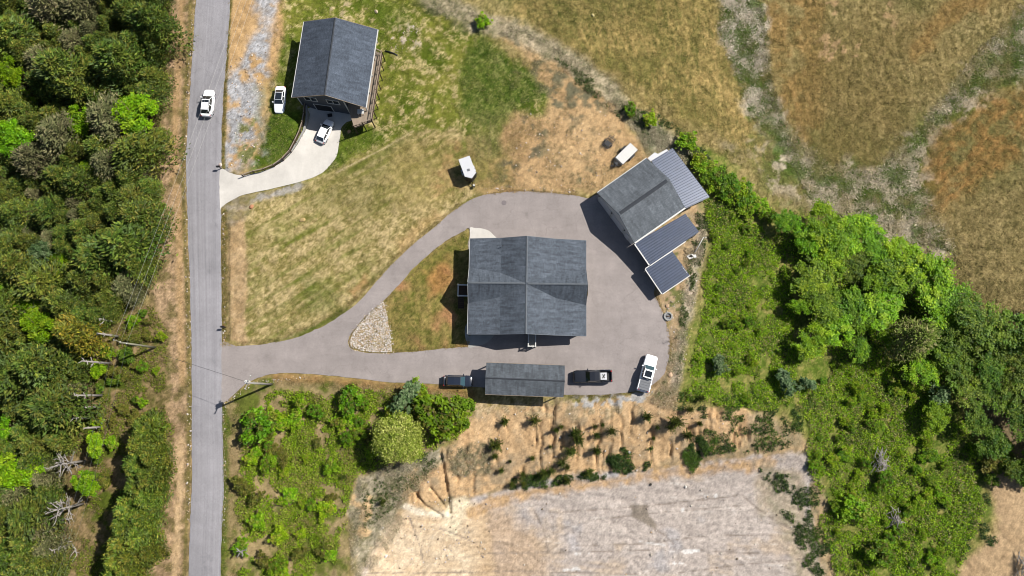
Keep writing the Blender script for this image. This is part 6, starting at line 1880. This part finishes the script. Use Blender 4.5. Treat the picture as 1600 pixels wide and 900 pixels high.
cover('dry_brush', 'grey dry brush along the field edge and pit rim', [([(640,-30),(740,20),(850,60),(920,105),(1000,175),(1080,235),(1060,250),(980,195),(900,125),(800,60),(700,30)], 3), ([(550,960),(550,880),(545,800),(565,745),(640,715),(690,712),(690,725),(640,775),(625,830),(590,880)], 4), ([(985,180),(1070,225),(1110,255),(1090,262),(1010,240)], 2), ([(1075,330),(1105,340),(1095,420),(1070,540),(1055,640),(1010,640),(1040,590),(1060,500)], 3), ([(700,690),(775,695),(780,740),(705,742)], 1)], 15000, .17, GREYB * 1.25, 706, .26, .6, 4, -.1, 'twig', wid=.2, ground_mix=.45, flat=1.8)
# hay field: leaning dry blades
FIELD = [(760,-60),(1660,-60),(1660,540),(1590,520),(1480,450),(1400,392),(1340,358),(1220,320),(1160,262),(1080,220),(1000,165),(920,100),(840,50)]
cover('dry_grass', 'tall dry straw coloured hay field grass', [(FIELD, 1)], 44000, .2, [A(130, 122, 64), A(172, 150, 92), A(196, 176, 124), A(118, 120, 54)], 707, .22, .5, 4, None, 'grass', wid=.16, ground_mix=.75, flat=2.2)
SW = [[(1118,-60),(1185,-60),(1203,130),(1240,235),(1180,190),(1125,50)], [(1195,175),(1300,260),(1370,268),(1440,200),(1520,90),(1600,10),(1660,0),(1660,100),(1520,150),(1450,210),(1430,270),(1490,390),(1380,372),(1280,335)]]
cover('straw_grass', 'bleached matted grass in the field swales', [(SW[0], 1), (SW[1], 2.6)], 8000, .34, [A(70, 98, 30), A(110, 124, 46), A(200, 186, 160), A(222, 208, 186)], 708, .2, .25, 5, None, 'grass', wid=.2, ground_mix=.8, flat=2.5)
cover('swale_weeds', 'green weeds mixed into the bleached field swales', [(SW[0], 1), (SW[1], 2.6)], 4200, .14, [A(104, 132, 48), A(86, 112, 38), A(140, 150, 80), A(196, 186, 158)], 714, .25, .5, 5, -.1, flat=1.4, gain=1.25)
LAWN_N = [(440,-60),(690,-40),(760,40),(850,110),(850,180),(800,290),(745,290),(640,215),(520,268),(400,268),(420,150)]
house_free = lambda u, v, x, y: (sdf(u, v, [(456,35),(596,40),(600,190),(545,200),(478,180),(456,155)], 20) < 2)
cover('lawn_grass', 'lawn grass tufts round the north house', [(LAWN_N, 1)], 17000, .13, [A(70, 96, 22), A(104, 118, 36), A(140, 140, 62), A(190, 176, 122)], 709, .1, .5, 4, None, 'grass', wid=.25, ground_mix=.65, flat=2.0, keep=house_free)
LAWN_S = [(352,312),(480,290),(640,215),(740,240),(740,308),(640,385),(535,489),(400,537),(350,537)]
cover('lawn_grass', 'dry lawn grass tufts between road and driveway', [(LAWN_S, 3), ([(605,470),(735,362),(735,540),(615,550)], 1)], 15000, .11, [A(98, 108, 42), A(150, 134, 82), A(176, 156, 106)], 710, .07, .5, 4, None, 'grass', wid=.25, ground_mix=.75, flat=2.2)
YARD = [(790,60),(860,90),(960,170),(1010,250),(930,300),(750,294),(800,200)]
cover('yard_weeds', 'dry weeds on the bare yard north of the driveway', [(YARD, 1)], 5500, .13, [A(120, 112, 84), A(104, 108, 66), A(176, 156, 112)], 711, .13, .6, 4, .05, 'twig', wid=.25, ground_mix=.4, flat=1.8)
VERGE = [([(250,-60),(300,-60),(291,250),(296,520),(299,750),(290,960),(240,960),(262,700),(258,520),(245,390)], 5), ([(348,640),(375,610),(372,760),(365,960),(345,960)], 2), ([(346,30),(356,-60),(362,-60),(352,200),(348,260)], 1), ([(430,590),(640,603),(745,612),(740,625),(560,610),(430,600)], 1.5), ([(347,330),(356,330),(358,535),(348,535)], 1), ([(346,541),(430,535),(535,491),(622,404),(718,323),(790,300),(905,307),(905,302),(790,295),(715,318),(618,399),(531,486),(428,530),(346,536)], 2.2), ([(545,533),(600,470),(680,389),(734,360),(736,366),(684,394),(606,474),(612,546),(680,541),(732,537),(732,542),(612,552)], 1.2), ([(1022,460),(1046,538),(1022,600),(960,615),(890,617),(890,621),(962,619),(1026,604),(1051,538),(1028,460)], 1.2)]
cover('verge_grass', 'dry verge grass along the road', VERGE, 12000, .12, [A(104, 104, 46), A(166, 138, 96), A(186, 158, 116), A(90, 100, 36)], 712, .12, .6, 4, None, 'grass', wid=.25, ground_mix=.6, flat=2.0, edge=-.8)
